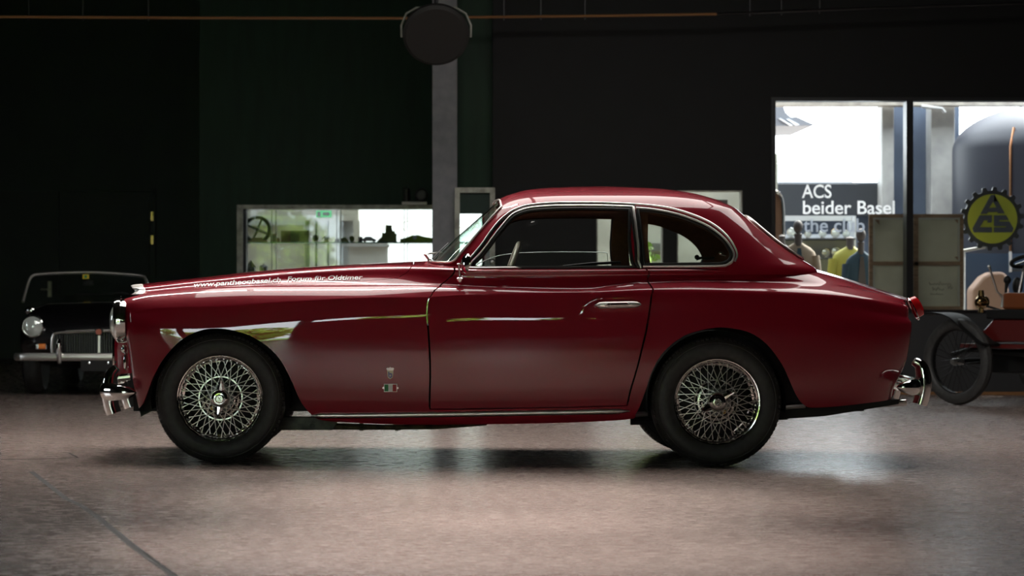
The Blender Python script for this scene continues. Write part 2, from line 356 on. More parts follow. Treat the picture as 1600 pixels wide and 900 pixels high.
def dens(pts, step, smooth=True, closed=False):
    """Catmull-Rom through the points, resampled; repeated points make corners"""
    pts = np.asarray(pts,float); runs = []; cur = [pts[0]]
    for p in pts[1:]:
        if np.allclose(p, cur[-1]): runs.append(cur); cur = [p]
        else: cur.append(p)
    runs.append(cur); out = []
    for r in runs:
        r = np.array(r)
        if len(r) == 1: out.append(r); continue
        if smooth and len(r) > 2:
            e = np.vstack([2*r[0]-r[1], r, 2*r[-1]-r[-2]]); q = []
            for i in range(1,len(e)-2):
                t = np.linspace(0,1,24,endpoint=False)[:,None]; p0,p1,p2,p3 = e[i-1],e[i],e[i+1],e[i+2]
                q.append(.5*((2*p1)+(p2-p0)*t+(2*p0-5*p1+4*p2-p3)*t*t+(3*p1-p0-3*p2+p3)*t**3))
            r = np.vstack(q+[r[-1:]])
        L = np.concatenate([[0],np.cumsum(np.linalg.norm(np.diff(r,axis=0),axis=1))]); n = max(2,int(L[-1]/step)+1)
        g = np.linspace(0,L[-1],n); out.append(np.stack([np.interp(g,L,r[:,k]) for k in range(r.shape[1])],1))
    o = np.vstack(out); keep = [0]
    for i in range(1,len(o)):
        if np.linalg.norm(o[i]-o[keep[-1]]) > step*.2: keep.append(i)
    o = o[keep]
    if closed and np.linalg.norm(o[0]-o[-1]) < step*.2: o = o[:-1]
    return o
def inside(poly, q):
    x, y = q[:,0], q[:,1]; r = np.zeros(len(q), bool); n = len(poly)
    for i in range(n):
        x1,y1 = poly[i]; x2,y2 = poly[(i+1)%n]
        if y1 == y2: continue
        c = ((y1 > y) != (y2 > y)) & (x < (x2-x1)*(y-y1)/(y2-y1)+x1); r ^= c
    return r
def offset(poly, d):
    poly = np.asarray(poly); ar = .5*np.sum(poly[:,0]*np.roll(poly[:,1],-1)-np.roll(poly[:,0],-1)*poly[:,1])
    t = np.roll(poly,-1,0)-np.roll(poly,1,0); t /= np.maximum(np.linalg.norm(t,axis=1,keepdims=True),1e-9)
    n = np.stack([t[:,1],-t[:,0]],1)*np.sign(ar); return poly+n*d       # positive grows
def panel(tab, outline, holes, h, name, m, parent, mirror='join', flange=.014, lift=0.0, flip=False, back=False):
    """cut a panel out of a surface: exact outline, analytic normals, edges folded inwards. mirror: join / None / only"""
    loops = [np.asarray(outline)]+[np.asarray(k) for k in holes]
    pts = []; edges = []
    for lp in loops:
        o = len(pts); pts += [Vector(p) for p in lp]; n = len(lp); edges += [(o+i, o+(i+1)%n) for i in range(n)]
    lo = loops[0].min(0); hi = loops[0].max(0)
    gx_, gy_ = np.meshgrid(np.arange(lo[0]+h/2,hi[0],h), np.arange(lo[1]+h/2,hi[1],h)); gx_[1::2] += h/2
    q = np.stack([gx_.ravel(),gy_.ravel()],1); k = inside(loops[0], q)
    for lp in loops[1:]: k &= ~inside(lp, q)
    q = q[k]; bd = np.vstack(loops)
    if len(q):
        dm = np.full(len(q), 9.0)
        for i in range(0,len(bd),64):
            dm = np.minimum(dm, np.sqrt(((q[:,None]-bd[None,i:i+64])**2).sum(-1)).min(1))
        pts += [Vector(p) for p in q[dm > h*.45]]
    r = geometry.delaunay_2d_cdt(pts, edges, [], 0, 1e-6)
    V = np.array([tuple(p) for p in r[0]]); F = np.array([f for f in r[2] if len(f) == 3]); cen = V[F].mean(1)
    k = inside(loops[0], cen)
    for lp in loops[1:]: k &= ~inside(lp, cen)
    F = F[k]; used = np.unique(F); mp = -np.ones(len(V), int); mp[used] = np.arange(len(used)); F = mp[F]; V = V[used]
    Pn = tab.pos(V); Nn = tab.nrm(V); Pn = Pn+Nn*lift
    fn = np.cross(Pn[F[:,1]]-Pn[F[:,0]], Pn[F[:,2]]-Pn[F[:,0]]); w = (fn*Nn[F[:,0]]).sum(1) < 0; F[w] = F[w][:,::-1]
    if back: Nn = -Nn; F = F[:,::-1]
    cnt = {}
    for f in F:
        for a,b in ((f[0],f[1]),(f[1],f[2]),(f[2],f[0])): cnt[(a,b)] = 1
    be = [(a,b) for (a,b) in cnt if (b,a) not in cnt]
    faces = [tuple(int(i) for i in f) for f in F]; P3 = list(map(tuple,Pn)); N3 = list(map(tuple,Nn))
    if flange:
        top, low = {}, {}
        sg = 1 if back else -1
        for a,b in be:
            if abs(Pn[a][1]-YC) < 2e-3 and abs(Pn[b][1]-YC) < 2e-3: continue
            for i in (a,b):
                if i not in top:
                    top[i] = len(P3); P3.append(tuple(Pn[i])); N3.append((0,0,0)); low[i] = len(P3); P3.append(tuple(Pn[i]+sg*Nn[i]*flange)); N3.append((0,0,0))
            faces.append((top[b],top[a],low[a],low[b]))
    if mirror in ('join','only'):
        o = len(P3); P4 = [(x,2*YC-y,z) for x,y,z in P3]; N4 = [(x,-y,z) for x,y,z in N3]; F4 = [tuple(reversed(f)) for f in faces]
        if mirror == 'only': P3, N3, faces = P4, N4, F4
        else:
            remap = [i if abs(P3[i][1]-YC) < 1e-5 else o+i for i in range(o)]
            P3 = P3+P4; N3 = N3+N4; faces = faces+[tuple(remap[i] for i in f) for f in F4]
            for i in range(o):
                if remap[i] == i:
                    n = N3[i]; l = math.hypot(n[0],n[2]) or 1; N3[i] = (n[0]/l,0,n[2]/l)
    me = bpy.data.meshes.new(name); me.from_pydata(P3, [], faces)
    for p in me.polygons: p.use_smooth = True
    me.normals_split_custom_set_from_vertices(N3)
    me.materials.append(M[m] if isinstance(m,str) else m)
    ob = bpy.data.objects.new(name, me); C.objects.link(ob); ob.parent = parent; return ob

# ------------------------------------------------------------------ lower body surface
# rails from the sill up over the wing to the centre line: (pixel column, pixel row, half width)
crease = [(190,495),(203,492),(230,485),(250,482.7),(283,481),(330,480),(420,474),(540,468),(580,466.5),(660,466),(740,462),(850,463),(950,463),(1013,461),(1120,462),(1250,466),(1330,472),(1380,480),(1429,489)]
crown  = [(193,467.5),(203,463.3),(217,460),(243,455.3),(270,452.7),(297,450.7),(330,449),(407,446),(535,445),(620,444.5),(715,447),(800,449),(900,450),(945,448.5),(975,445.5),(1013,443),(1085,440.5),(1147,441),(1241,443),(1304,447),(1366,457),(1421,469)]
cr_x, cr_y = zip(*crown); ce_x, ce_y = zip(*crease)
crn = lambda x: float(np.interp(x,cr_x,cr_y)); cre = lambda x: float(np.interp(x,ce_x,ce_y))
r6x = [192,203,217,243,270,297,330,407,535,620,715,800,900,945,975,1013,1085,1147,1241,1304,1366,1424]
hwc = lambda x: float(np.interp(x,[190,300,450,600,680,730,800,900,950,1000,1080,1200,1300,1380,1424],[.595,.605,.615,.635,.672,.712,.722,.724,.722,.712,.690,.660,.62,.57,.54]))
H5 = lambda x: float(np.interp(x,[190,260,480,700,900,960,1060,1270,1440],[.682,.741,.762,.766,.769,.772,.773,.753,.669]))
rails = [
 [(219,652,.60),(260,662,.650),(480,670,.662),(700,673,.664),(985,670,.664),(1270,652,.655),(1400,634,.60)],
 [(211,622,.665),(260,628,.718),(480,632,.733),(700,634,.737),(985,632,.737),(1270,618,.725),(1407,604,.66)],
 [(204,584,.690),(260,586,.748),(480,588,.762),(700,590,.765),(985,588,.765),(1270,578,.752),(1423,572,.68)],
 [(199,546,.70),(260,546,.760),(480,546,.774),(700,546,.776),(985,546,.776),(1270,540,.762),(1431,538,.69)],
 [(193,518,.695),(240,512,.755),(330,508,.764),(480,503,.773),(700,500,.776),(985,502,.778),(1120,502,.779),(1270,502,.764),(1434,506,.685)],
 [(x,y+float(np.interp(x,[190,740,900,1000],[4,4,7,8])),H5(x)) for x,y in crease],
 [(x,y-float(np.interp(x,[190,740,900,1000],[3.5,3.5,6,7])),H5(x)-float(np.interp(x,[190,740,900,1000],[.0105,.0095,.007,.008]))) for x,y in crease],
 [(x,crn(x)+.34*(cre(x)-crn(x)),.36*hwc(x)+.64*(H5(x)-.012)) for x in r6x],
 [(x,y,hwc(x)) for x,y in crown],
 [(200,466,.53),(243,458.5,.53),(330,452,.535),(450,448,.55),(600,446,.59),(680,442.5,.655),(730,441.5,.702),(800,443,.712),(900,443.5,.714),(1000,437.5,.704),(1085,434.5,.682),(1200,434,.645),(1300,442.5,.585),(1366,456.5,.52),(1421,469.5,.48)],
 [(224,457,.416),(283,450,.42),(330,446,.43),(450,438,.458),(620,430,.545),(690,428.5,.655),(730,430,.697),(900,430,.705),(1000,428,.698),(1085,427,.677),(1147,427,.655),(1245,428,.60),(1300,437,.52),(1366,454,.45),(1421,468.5,.41)],
 [(223,449,.374),(283,441.6,.378),(330,437,.387),(450,424.8,.418),(620,415.5,.495),(680,416,.605),(730,420,.676),(800,420.5,.684),(1000,419.5,.682),(1085,419,.665),(1147,420,.64),(1245,419.5,.53),(1300,431,.42),(1366,452,.35),(1422,468,.32)],
 [(222,445.5,.225),(283,438.8,.23),(330,433.8,.235),(450,421,.25),(620,411.8,.29),(680,410.5,.36),(730,411,.40),(1000,410,.41),(1147,411,.39),(1230,412.5,.33),(1249,415,.31),(1300,428.5,.26),(1366,451,.21),(1423,467.8,.19)],
 [(222,444,0),(243,440.7,0),(283,437.5,0),(322,433.4,0),(365,427.6,0),(450,419.5,0),(535,413.8,0),(620,410,0),(671,407.5,0),(800,404,0),(1100,405,0),(1230,408.5,0),(1249,413,0),(1272,419.5,0),(1330,437.5,0),(1388,457.5,0),(1423,467.5,0)],
]
NT = len(rails); NU = 361
ug = np.linspace(0,1,NU); g = ug-.8*np.sin(2*PI*ug)/(2*PI)
RP = np.zeros((NU,NT,3))
for i, rl in enumerate(rails):
    w = [P(px,py,YC-hw) for px,py,hw in rl]; X = np.array([v.x for v in w]); Z = np.array([v.z for v in w]); H = np.array([hw for _,_,hw in rl])
    xu = np.linspace(X[0],X[-1],900); sg = 12 if 3 < i < 9 else (26 if i >= 9 else 20)
    z = gsmooth(pchip(X,Z,xu), sg); hh = gsmooth(pchip(X,H,xu), sg)
    xq = X[0]+(X[-1]-X[0])*g; zq = np.interp(xq,xu,z); hq = np.interp(xq,xu,hh)
    d0 = .16; c0 = .10 if i < 7 else .05
    q = np.clip((d0-(xq-X[0]))/d0,0,1); hq *= 1-c0*(1-np.sqrt(1-.98*q*q))
    d0 = .34; q = np.clip((d0-(X[-1]-xq))/d0,0,1); hq *= 1-.28*(1-np.sqrt(1-.98*q*q))
    RP[:,i,0] = xq; RP[:,i,1] = YC-hq; RP[:,i,2] = zq
def nat_spline(Pk, sub):
    n = Pk.shape[1]; A = np.zeros((n,n)); A[0,0] = A[-1,-1] = 1; 
    for i in range(1,n-1): A[i,i-1] = A[i,i+1] = 1; A[i,i] = 4
    B = np.zeros_like(Pk); B[:,1:-1] = 6*(Pk[:,2:]-2*Pk[:,1:-1]+Pk[:,:-2])
    Mm = np.einsum('ij,ujk->uik', np.linalg.inv(A), B); out = []
    for i in range(n-1):
        for t in np.linspace(0,1,sub,endpoint=False):
            a, b = 1-t, t
            out.append(a*Pk[:,i]+b*Pk[:,i+1]+((a**3-a)*Mm[:,i]+(b**3-b)*Mm[:,i+1])/6)
    out.append(Pk[:,-1]); return np.stack(out,1)
# mirror the last rails about the centre so the crown of the bonnet is smooth
ext = RP[:, [-2,-3]].copy(); ext[...,1] = 2*YC-ext[...,1]
full = nat_spline(np.concatenate([RP, ext],1), 14)[:, :(NT-1)*14+1]; full[:,-1,1] = YC
# the rear wing starts in the door as a raised hip with a curved leading edge
_k = D/(S*(full[...,1]+D)); _px = XV+(full[...,0]-CX)*_k; _py = YH-(full[...,2]-CZ)*_k
_xc = np.interp(_py, [436,443.5,445.5,448,451,455,462,470,480,490,505], [1010,985,966,949,939,931,923.5,917,911.5,906.5,900])
sst = lambda a: np.clip(a,0,1)**2*(3-2*np.clip(a,0,1))
_hip = .0105*sst((_px-_xc+8)/22)*sst((_py-436)/10)*(1-sst((_py-462)/32))*(1-sst((_px-1040)/220))
_tt = np.arange(full.shape[1])/14; _hip *= (_tt < 8.9)[None,:]
full[...,1] -= _hip
LT = .115
BODY = Tab(full, 4.1, (NT-1)*LT)
T = lambda t: LT*(t if t <= 5 else (5+2*(t-5) if t <= 6 else (t+1 if t <= 10 else 11+2*(t-10))))

# ------------------------------------------------------------------ cabin surface (closed dome cut into roof, pillars and glass)
fr = [(667,414),(677,404.5),(687.5,393),(708,374),(730,355),(752,335.5),(771,318.5),(779,312.5),(790,307),(815,299),(840,295),(890,292.2),(945,291.3)]
rr = [(1264,421),(1249,413),(1241,408),(1197.5,377),(1160,347.5),(1147.5,337.5),(1138,328.4),(1116,316.5),(1085,305.5),(1040,296.3),(990,292.6),(945,291.3)]
wz = [(430,.672),(419,.668),(400,.656),(380,.640),(360,.619),(340,.593),(328,.572),(318,.540),(310,.500),(303,.435),(297.5,.34),(294,.22),(291.3,0)]
def zx(lst): v = [P(x,y,YC) for x,y in lst]; return np.array([p.z for p in v]), np.array([p.x for p in v])
zf, xf_ = zx(fr); zr, xr_ = zx(rr); zw = np.array([P(0,y,YC-w).z for y,w in wz]); zt = zf[-1]; zw[-1] = zt; ww = np.array([w for _,w in wz])
NV, NA = 150, 361
zb = P(0,429,YC-.67).z; vv = np.linspace(0,1,NV); zl = zb+(zt-zb)*np.sin(vv*PI/2)**.9; zl[-1] = zt
xF = gsmooth(np.interp(zl,zf,xf_),1.6); xRr = gsmooth(np.interp(zl,zr,xr_),1.6); wv = gsmooth(pchip(zw,ww,zl),1.6); wv[-1] = 0
xF[-1] = xRr[-1] = .5*(xf_[-1]+xr_[-1])
ne = np.interp(zl, [zb, zb+.15, P(0,330,YC).z, P(0,300,YC).z, zt], [5.0,5.2,6.2,3.4,2.4])
dome = np.zeros((NA,NV,3))
for j in range(NV):
    a = max((xRr[j]-xF[j])/2,1e-4); b = max(wv[j],1e-4); n = ne[j]; ph = np.linspace(0,PI,1500); c_, s_ = -np.cos(ph), np.sin(ph)
    # polar form with anisotropic spacing so the flanks are sampled evenly
    X = c_*a; Y = s_*b; k = (np.abs(c_)**n+np.abs(s_)**n)**(-1/n); X *= k; Y *= k
    L = np.concatenate([[0],np.cumsum(np.hypot(np.diff(X),np.diff(Y)))]); q = np.linspace(0,L[-1],NA)
    dome[:,j,0] = np.interp(q,L,X)+(xF[j]+xRr[j])/2; dome[:,j,1] = YC-np.interp(q,L,Y); dome[:,j,2] = zl[j]
dome[0,:,1] = YC; dome[-1,:,1] = YC
LA, LV = 2.7, .85
DOME = Tab(dome[:, :NV-1], LA, LV)
vz = lambda py, w=0: float(np.interp(P(0,py,YC-w).z, zl[:NV-1], np.linspace(0,LV,NV-1)))

# ================================================================== THE BURGUNDY COUPE
car = thing('coupe', 'burgundy two-door vintage coupe with wire wheels and chrome trim, side-on in the hall', 'car', (P(732,0).x, YC, 0))
def kid(o):                       # geometry is written in hall coordinates; re-seat it under the car's empty
    o.parent = car; o.matrix_parent_inverse = Matrix.Translation(-Vector(car.location)); return o
bottom = [(217,638),(217,638),(222.5,632),(230,614),(240,588),(256,560),(280,534),(308,518),(340,513),(380,520.5),(412,537),(436,560),(456,596),(468,624),(480,641),(494.5,653.5),(513,658),(551,660.5),(617,663),(700,663.5),(880,660.5),(984,655),(992,649),(1000,634),(1008,612),(1018.7,581),(1032,556),(1046.7,540.5),(1060,530.5),(1080,520),(1123,511.7),(1166.7,518),(1196.7,536.7),(1220,566.7),(1233,593),(1246.7,621.7),(1256.7,633),(1270,637),(1313,634.5),(1380,626.5),(1397,620)]
bt = BODY.trace(bottom, tmax=T(6))
bt[0][0] = bt[1][0] = 0; bt[-1][0] = BODY.La
outer = dens(np.vstack([bt, bt[-1:], [[BODY.La,T(11)],[BODY.La,T(11)],[0,T(11)],[0,T(11)]], bt[:1], bt[:1]]), .014, closed=True)
door_px = [(712,421.5),(712,421.5),(698,438.9),(689,447.2),(679,455.8),(672.5,465.6),(669.6,476.7),(669,492),(670.3,512),(672.6,634),(672.6,634),(673,638.5),(673,638.5),(979,633),(979,633),(986.7,600),(1000,552),(1010.7,504),(1016,466.7),(1016.5,448),(1012.5,430),(1008,420.5),(1008,420.5)]
dt = BODY.trace(door_px, tmax=T(10.3))
door_poly = dens(np.vstack([dt, [[dt[-1][0],T(10)],[dt[-1][0],T(10)],[dt[0][0],T(10)],[dt[0][0],T(10)]], dt[:1]]), .014, closed=True)
door_hole = offset(door_poly, .0055); door_hole[door_hole[:,1] > T(9.93)] += np.array([0,T(.1)])
ca0, ca1 = BODY.a_at(676,T(10.6)), BODY.a_at(1244,T(10.7)); cabin = dens([[ca0,T(10.6)],[ca0,T(10.6)],[ca0+.14,T(10.06)],[ca0+.14,T(10.06)],[ca1-.14,T(10.06)],[ca1-.14,T(10.06)],[ca1,T(10.6)],[ca1,T(10.6)],[ca1,T(10.995)],[ca1,T(10.995)],[ca0,T(10.995)],[ca0,T(10.995)],[ca0,T(10.6)]], .02, smooth=False, closed=True)
bn = dens([[BODY.a_at(226,T(8.6)),T(8.6)],[BODY.a_at(226,T(8.6)),T(8.6)],[BODY.a_at(450,T(8.55)),T(8.55)],[BODY.a_at(600,T(8.7)),T(8.7)],[BODY.a_at(628,T(9.0)),T(9.0)],[BODY.a_at(640,T(9.6)),T(9.6)],[BODY.a_at(645,T(10.3)),T(10.3)],[BODY.a_at(646,T(10.998)),T(10.998)],[BODY.a_at(646,T(10.998)),T(10.998)],[BODY.a_at(226,T(10.998)),T(10.998)],[BODY.a_at(226,T(10.998)),T(10.998)],[BODY.a_at(226,T(8.6)),T(8.6)]], .016, closed=True)
def fix_centre(poly, b1): p = poly.copy(); p[p[:,1] > b1] = np.stack([p[p[:,1] > b1][:,0], np.full((p[:,1] > b1).sum(), BODY.Lb)],1); return p
bn = fix_centre(bn, T(10.99)); cabin = fix_centre(cabin, T(10.99))
bl = fix_centre(dens([[BODY.a_at(1272,T(10.1)),T(10.1)],[BODY.a_at(1272,T(10.1)),T(10.1)],[BODY.a_at(1340,T(10.05)),T(10.05)],[BODY.a_at(1392,T(10.15)),T(10.15)],[BODY.a_at(1402,T(10.5)),T(10.5)],[BODY.a_at(1404,T(10.998)),T(10.998)],[BODY.a_at(1404,T(10.998)),T(10.998)],[BODY.a_at(1268,T(10.998)),T(10.998)],[BODY.a_at(1268,T(10.998)),T(10.998)],[BODY.a_at(1272,T(10.1)),T(10.1)]], .016, closed=True), T(10.99))
def grow(p, d):
    o = offset(p, d); o[p[:,1] > BODY.Lb-1e-6] = np.stack([o[p[:,1] > BODY.Lb-1e-6][:,0], np.full((p[:,1] > BODY.Lb-1e-6).sum(), BODY.Lb)],1); return o
kid(panel(BODY, outer, [door_hole, cabin, grow(bn,.0025), grow(bl,.002)], .022, 'body_shell', 'paint', car))
kid(panel(BODY, grow(bn,-.0005), [], .022, 'bonnet', 'paint', car))
kid(panel(BODY, grow(bl,-.0005), [], .022, 'boot_lid', 'paint', car))
near_door = kid(panel(BODY, door_poly, [], .02, 'door', 'paint', car, mirror=None)); far_door = kid(panel(BODY, door_poly, [], .03, 'door', 'paint', car, mirror='only'))
# front and rear closing panels
def endcap(col, bulge, name, n=7):
    e = full[col]; mb = MB(); rows = []
    for k in range(n+1):
        f = 1-k/n; rows.append([(p[0]+bulge*(1-f*f), YC-(YC-p[1])*f, p[2]) for p in e])
    for side in (1,-1):
        v = []; fs = []; m = len(e)
        for r in rows: v += [(x, YC+(y-YC)*side, z) for x,y,z in r]
        for k in range(n):
            for j in range(m-1): fs.append((k*m+j,k*m+j+1,(k+1)*m+j+1,(k+1)*m+j))
        mb.add(v, fs)
    return kid(mb.build(name, 'paint', car))
endcap(0, -.012, 'nose_panel'); endcap(-1, .035, 'tail_panel')
# --- cabin: roof shell with window openings
side_open = [(734,421.5),(734,421.5),(757,391),(780,361),(793,345.5),(803,336.5),(816,330.5),(832,327),(860,324.8),(890,324),(940,324.2),(986.5,325.6),(986.5,325.6),(996.5,420.5),(996.5,420.5)]
quart_open = [(993.5,326),(993.5,326),(1015,327.6),(1038,331),(1062,336.5),(1085,344.5),(1103,352.5),(1118,362),(1131,373),(1140,384),(1145.5,394),(1146.3,402),(1143,410),(1136,414.2),(1126,416),(1126,416),(1004.5,417),(1004.5,417)]
so = dens(np.vstack([DOME.trace(side_open), DOME.trace(side_open[:1])]), .012, closed=True); qo = dens(np.vstack([DOME.trace(quart_open), DOME.trace(quart_open[:1])]), .012, closed=True)
ws_px = [(694,410.5),(704,410.5),(711,406.5),(717,400),(740,373),(765,344),(780,327.5),(783.5,321.5)]
wsp = DOME.trace(ws_px); vb_ = vz(407.5); vt_ = vz(317.2)
wsp = np.vstack([[[0,vb_],[0,vb_]], [[wsp[0][0]*.5,(vb_+wsp[0][1])/2]], wsp, [[wsp[-1][0]*.8, vt_-.004]], [[wsp[-1][0]*.5, vt_]], [[0,vt_],[0,vt_]], [[0,vb_]]])
ws = dens(wsp, .012, closed=True)
# rear window: edge where the cabin is this half width
def a_hw(hw, v):
    q = np.linspace(DOME.La*.6, DOME.La, 600); y = YC-DOME.pos(np.stack([q,np.full(600,v)],1))[:,1]; return float(np.interp(-hw,-y,q))
b0, b1 = vz(409), vz(341)
blp = [[DOME.La,b0],[DOME.La,b0],[a_hw(.30,b0),b0+.004],[a_hw(.43,b0+.02),b0+.02],[a_hw(.46,b0+.07),b0+.07],[a_hw(.45,(b0+b1)/2),(b0+b1)/2],[a_hw(.43,b1-.08),b1-.08],[a_hw(.38,b1-.025),b1-.025],[a_hw(.26,b1-.004),b1-.004],[DOME.La,b1],[DOME.La,b1],[DOME.La,b0]]
blw = dens(blp, .012, closed=True)
dome_out = dens([[0,0],[0,0],[DOME.La,0],[DOME.La,0],[DOME.La,DOME.Lb],[DOME.La,DOME.Lb],[0,DOME.Lb],[0,DOME.Lb],[0,0]], .02, smooth=False, closed=True)
kid(panel(DOME, dome_out, [so,qo,ws,blw], .02, 'roof_shell', 'paint', car, flange=.02))
cap = DOME.p[:,-1]; mb = MB(); ring = [tuple(p) for p in cap]+[(x,2*YC-y,z) for x,y,z in cap[::-1][1:-1]]; mb.add(ring, [tuple(range(len(ring)))]); kid(mb.build('roof_cap','paint',car))
# headliner and inner trim (inside skin with smaller openings)
ls = offset(so,-.009)
lin_q = [(1013,331),(1013,331),(1038,335),(1062,340),(1085,348),(1103,356),(1118,365.5),(1130,376),(1138,387),(1142,397),(1141,406),(1135,412),(1126,415),(1126,415),(1020,415),(1020,415)]
lq = dens(np.vstack([DOME.trace(lin_q),DOME.trace(lin_q[:1])]),.012,closed=True)
kid(panel(DOME, dome_out, [ls,lq,offset(ws,.006),offset(blw,.006)], .03, 'headliner', 'brown', car, flange=.006, lift=-.022, back=True))
# --- glazing
near_kw = dict(flange=.0)
kid(panel(DOME, offset(ws,-.002), [], .025, 'windscreen', 'screen', car, flange=0, lift=-.006))
kid(panel(DOME, offset(blw,-.002), [], .03, 'rear_window', 'glass', car, flange=0, lift=-.006))
for mir in (None,'only'):
    if mir is None: kid(panel(DOME, offset(so,-.004), [], .03, 'side_window', 'glass', car, mirror=mir, flange=0, lift=-.012))
    kid(panel(DOME, offset(qo,-.004), [], .03, 'quarter_window', 'glass', car, mirror=mir, flange=0, lift=-.012))
# the far door glass, wound half down, with its bright edge
fg = [(737,421),(737,421),(765,402),(790,393),(820,388.5),(850,387),(900,386.3),(970,387),(976,388),(976,388),(985,420.5),(985,420.5),(737,421)]
fgp = dens(DOME.trace(fg), .012, closed=True)
far_glass = kid(panel(DOME, fgp, [], .03, 'lowered_window', 'glass', car, mirror='only', flange=0, lift=-.014))
ed = DOME.pos(dens(DOME.trace([(741,418.5),(765,402),(790,393),(820,388.5),(850,387),(900,386.3),(970,387),(977,390),(984,419)]),.012))
e2 = MB().tube([(x,2*YC-y-.014 if 0 else 2*YC-y-.012,z) for x,y,z in ed], .0022, 6); o = e2.build('glass_edge','edge'); kid(o)
def strip(tab, pts, r, name, m, lift=.004, flat=1.0, mirror=True, closed=False, taper=0, n=8, raw=False, parent_fn=kid):
    ab = pts if raw else tab.trace(pts); ab = dens(ab if not closed else np.vstack([ab,ab[:1]]), .012); p = tab.pos(ab); nn = tab.nrm(ab); q = p+nn*lift
    k = len(q); rs = [r*min(1,(.15+.85*min(i,k-1-i)/max(1,taper*k))) if taper else r for i in range(k)]
    out = [parent_fn(MB().tube(q, rs, n, flat=flat, up=nn[0]).build(name, m, car))]
    if mirror:
        q2 = q.copy(); q2[:,1] = 2*YC-q2[:,1]; out.append(parent_fn(MB().tube(q2, rs, n, flat=flat, up=(nn[0][0],-nn[0][1],nn[0][2])).build(name, m, car)))
    return out
# window surrounds: rubber, chrome, drip rail
strip(DOME, offset(so,-.010)[:-1], .0085, 'window_seal', 'rubber_trim', .0, raw=True)
strip(DOME, offset(qo,-.011), .0095, 'window_seal', 'rubber_trim', .0, raw=True)
strip(DOME, [(735,418),(757,389),(780,359),(793,343.5),(803,334.5),(816,328.8),(832,325.3),(860,323),(890,322.4),(940,322.5),(989,324)], .0058, 'window_trim', 'trim', .006)
strip(DOME, [(727,416),(751,385),(776,351),(790,337.5),(803,329),(820,323),(840,320),(865,318.3),(895,317.8),(945,318.2),(992,320.3),(1020,322.5),(1045,326),(1066,331),(1088,338.5),(1106,346.5),(1121,356),(1134,367.5),(1143,379),(1149.5,391),(1151,401),(1148,409)], .0052, 'drip_rail', 'trim', .007)
strip(DOME, [(727,419),(751,388),(776,354),(790,340.5),(803,331.5),(820,325),(840,321.8),(865,320),(895,319.6),(945,320),(992,322)], .006, 'drip_channel', 'rubber_trim', .001)
strip(DOME, quart_open[1:15], .0062, 'quarter_window_trim', 'trim', .006)
strip(BODY, [(731,419.6),(800,419.4),(900,419),(997,418.5)], .0052, 'belt_moulding', 'trim', .004)
strip(BODY, [(1004,417.5),(1060,417),(1128,416.8),(1139,413.5)], .0058, 'belt_moulding', 'trim', .006) if 0 else strip(DOME, [(1004.5,416.8),(1060,416.6),(1126,416),(1136,414),(1142,410)], .0066, 'quarter_sill_trim', 'trim', .007)
strip(DOME, [(989.5,325),(993,352),(997,385),(1001.5,419)], .0078, 'door_pillar_trim', 'trim', .008)
strip(DOME, [(985.5,327),(989,352),(993,385),(997,418.5)], .007, 'door_pillar_seal', 'rubber_trim', .004)
strip(DOME, [(997,328.5),(1000,352),(1004,385),(1008.5,414)], .0075, 'pillar_seal', 'rubber_trim', .004)
# windscreen and rear window chrome surrounds
wt = MB(); q = DOME.pos(ws)+DOME.nrm(ws)*.004; q = [tuple(p) for p in q if abs(p[1]-YC) > .003]; wt.tube(q+[(x,2*YC-y,z) for x,y,z in q[::-1]], .0055, 8); kid(wt.build('windscreen_trim','trim',car))
wt = MB(); q = DOME.pos(blw)+DOME.nrm(blw)*.006; q = [tuple(p) for p in q if abs(p[1]-YC) > .003]; wt.tube(q+[(x,2*YC-y,z) for x,y,z in q[::-1]], .0085, 8); kid(wt.build('rear_window_trim','trim',car))
# sill moulding, pointed at both ends
strip(BODY, [(486,649),(560,648.6),(673,647.2),(800,645.2),(900,643.4),(984,641.6)], .0145, 'sill_moulding', 'trim', .003, flat=1.0, taper=.035, n=12)
# door handle with push button
dh = MB(); hp = BODY.trace([(929.5,477),(932,476.8),(938,476.6),(965,476),(992,475.6),(998,475.6),(1001.5,475.7)])
strip(BODY, [(929.5,477),(940,476.8),(965,476.3),(990,475.8),(1002,475.6)], .0185, 'door_handle', 'trim', .002, flat=1.0, mirror=False, taper=.10, n=16)
strip(BODY, [(944,476.2),(965,475.7),(985,475.2)], .0085, 'handle_grip', 'chrome', .019, mirror=False, taper=.12)
for q in ((936.5,476.8),(989.5,476)):
    ab = BODY.inv(*q); p = BODY.pos(ab)[0]; n = BODY.nrm(ab)[0]; kid(MB().tube([p, p+n*.018],.0055,12).build('handle_button' ,'brushed',car))
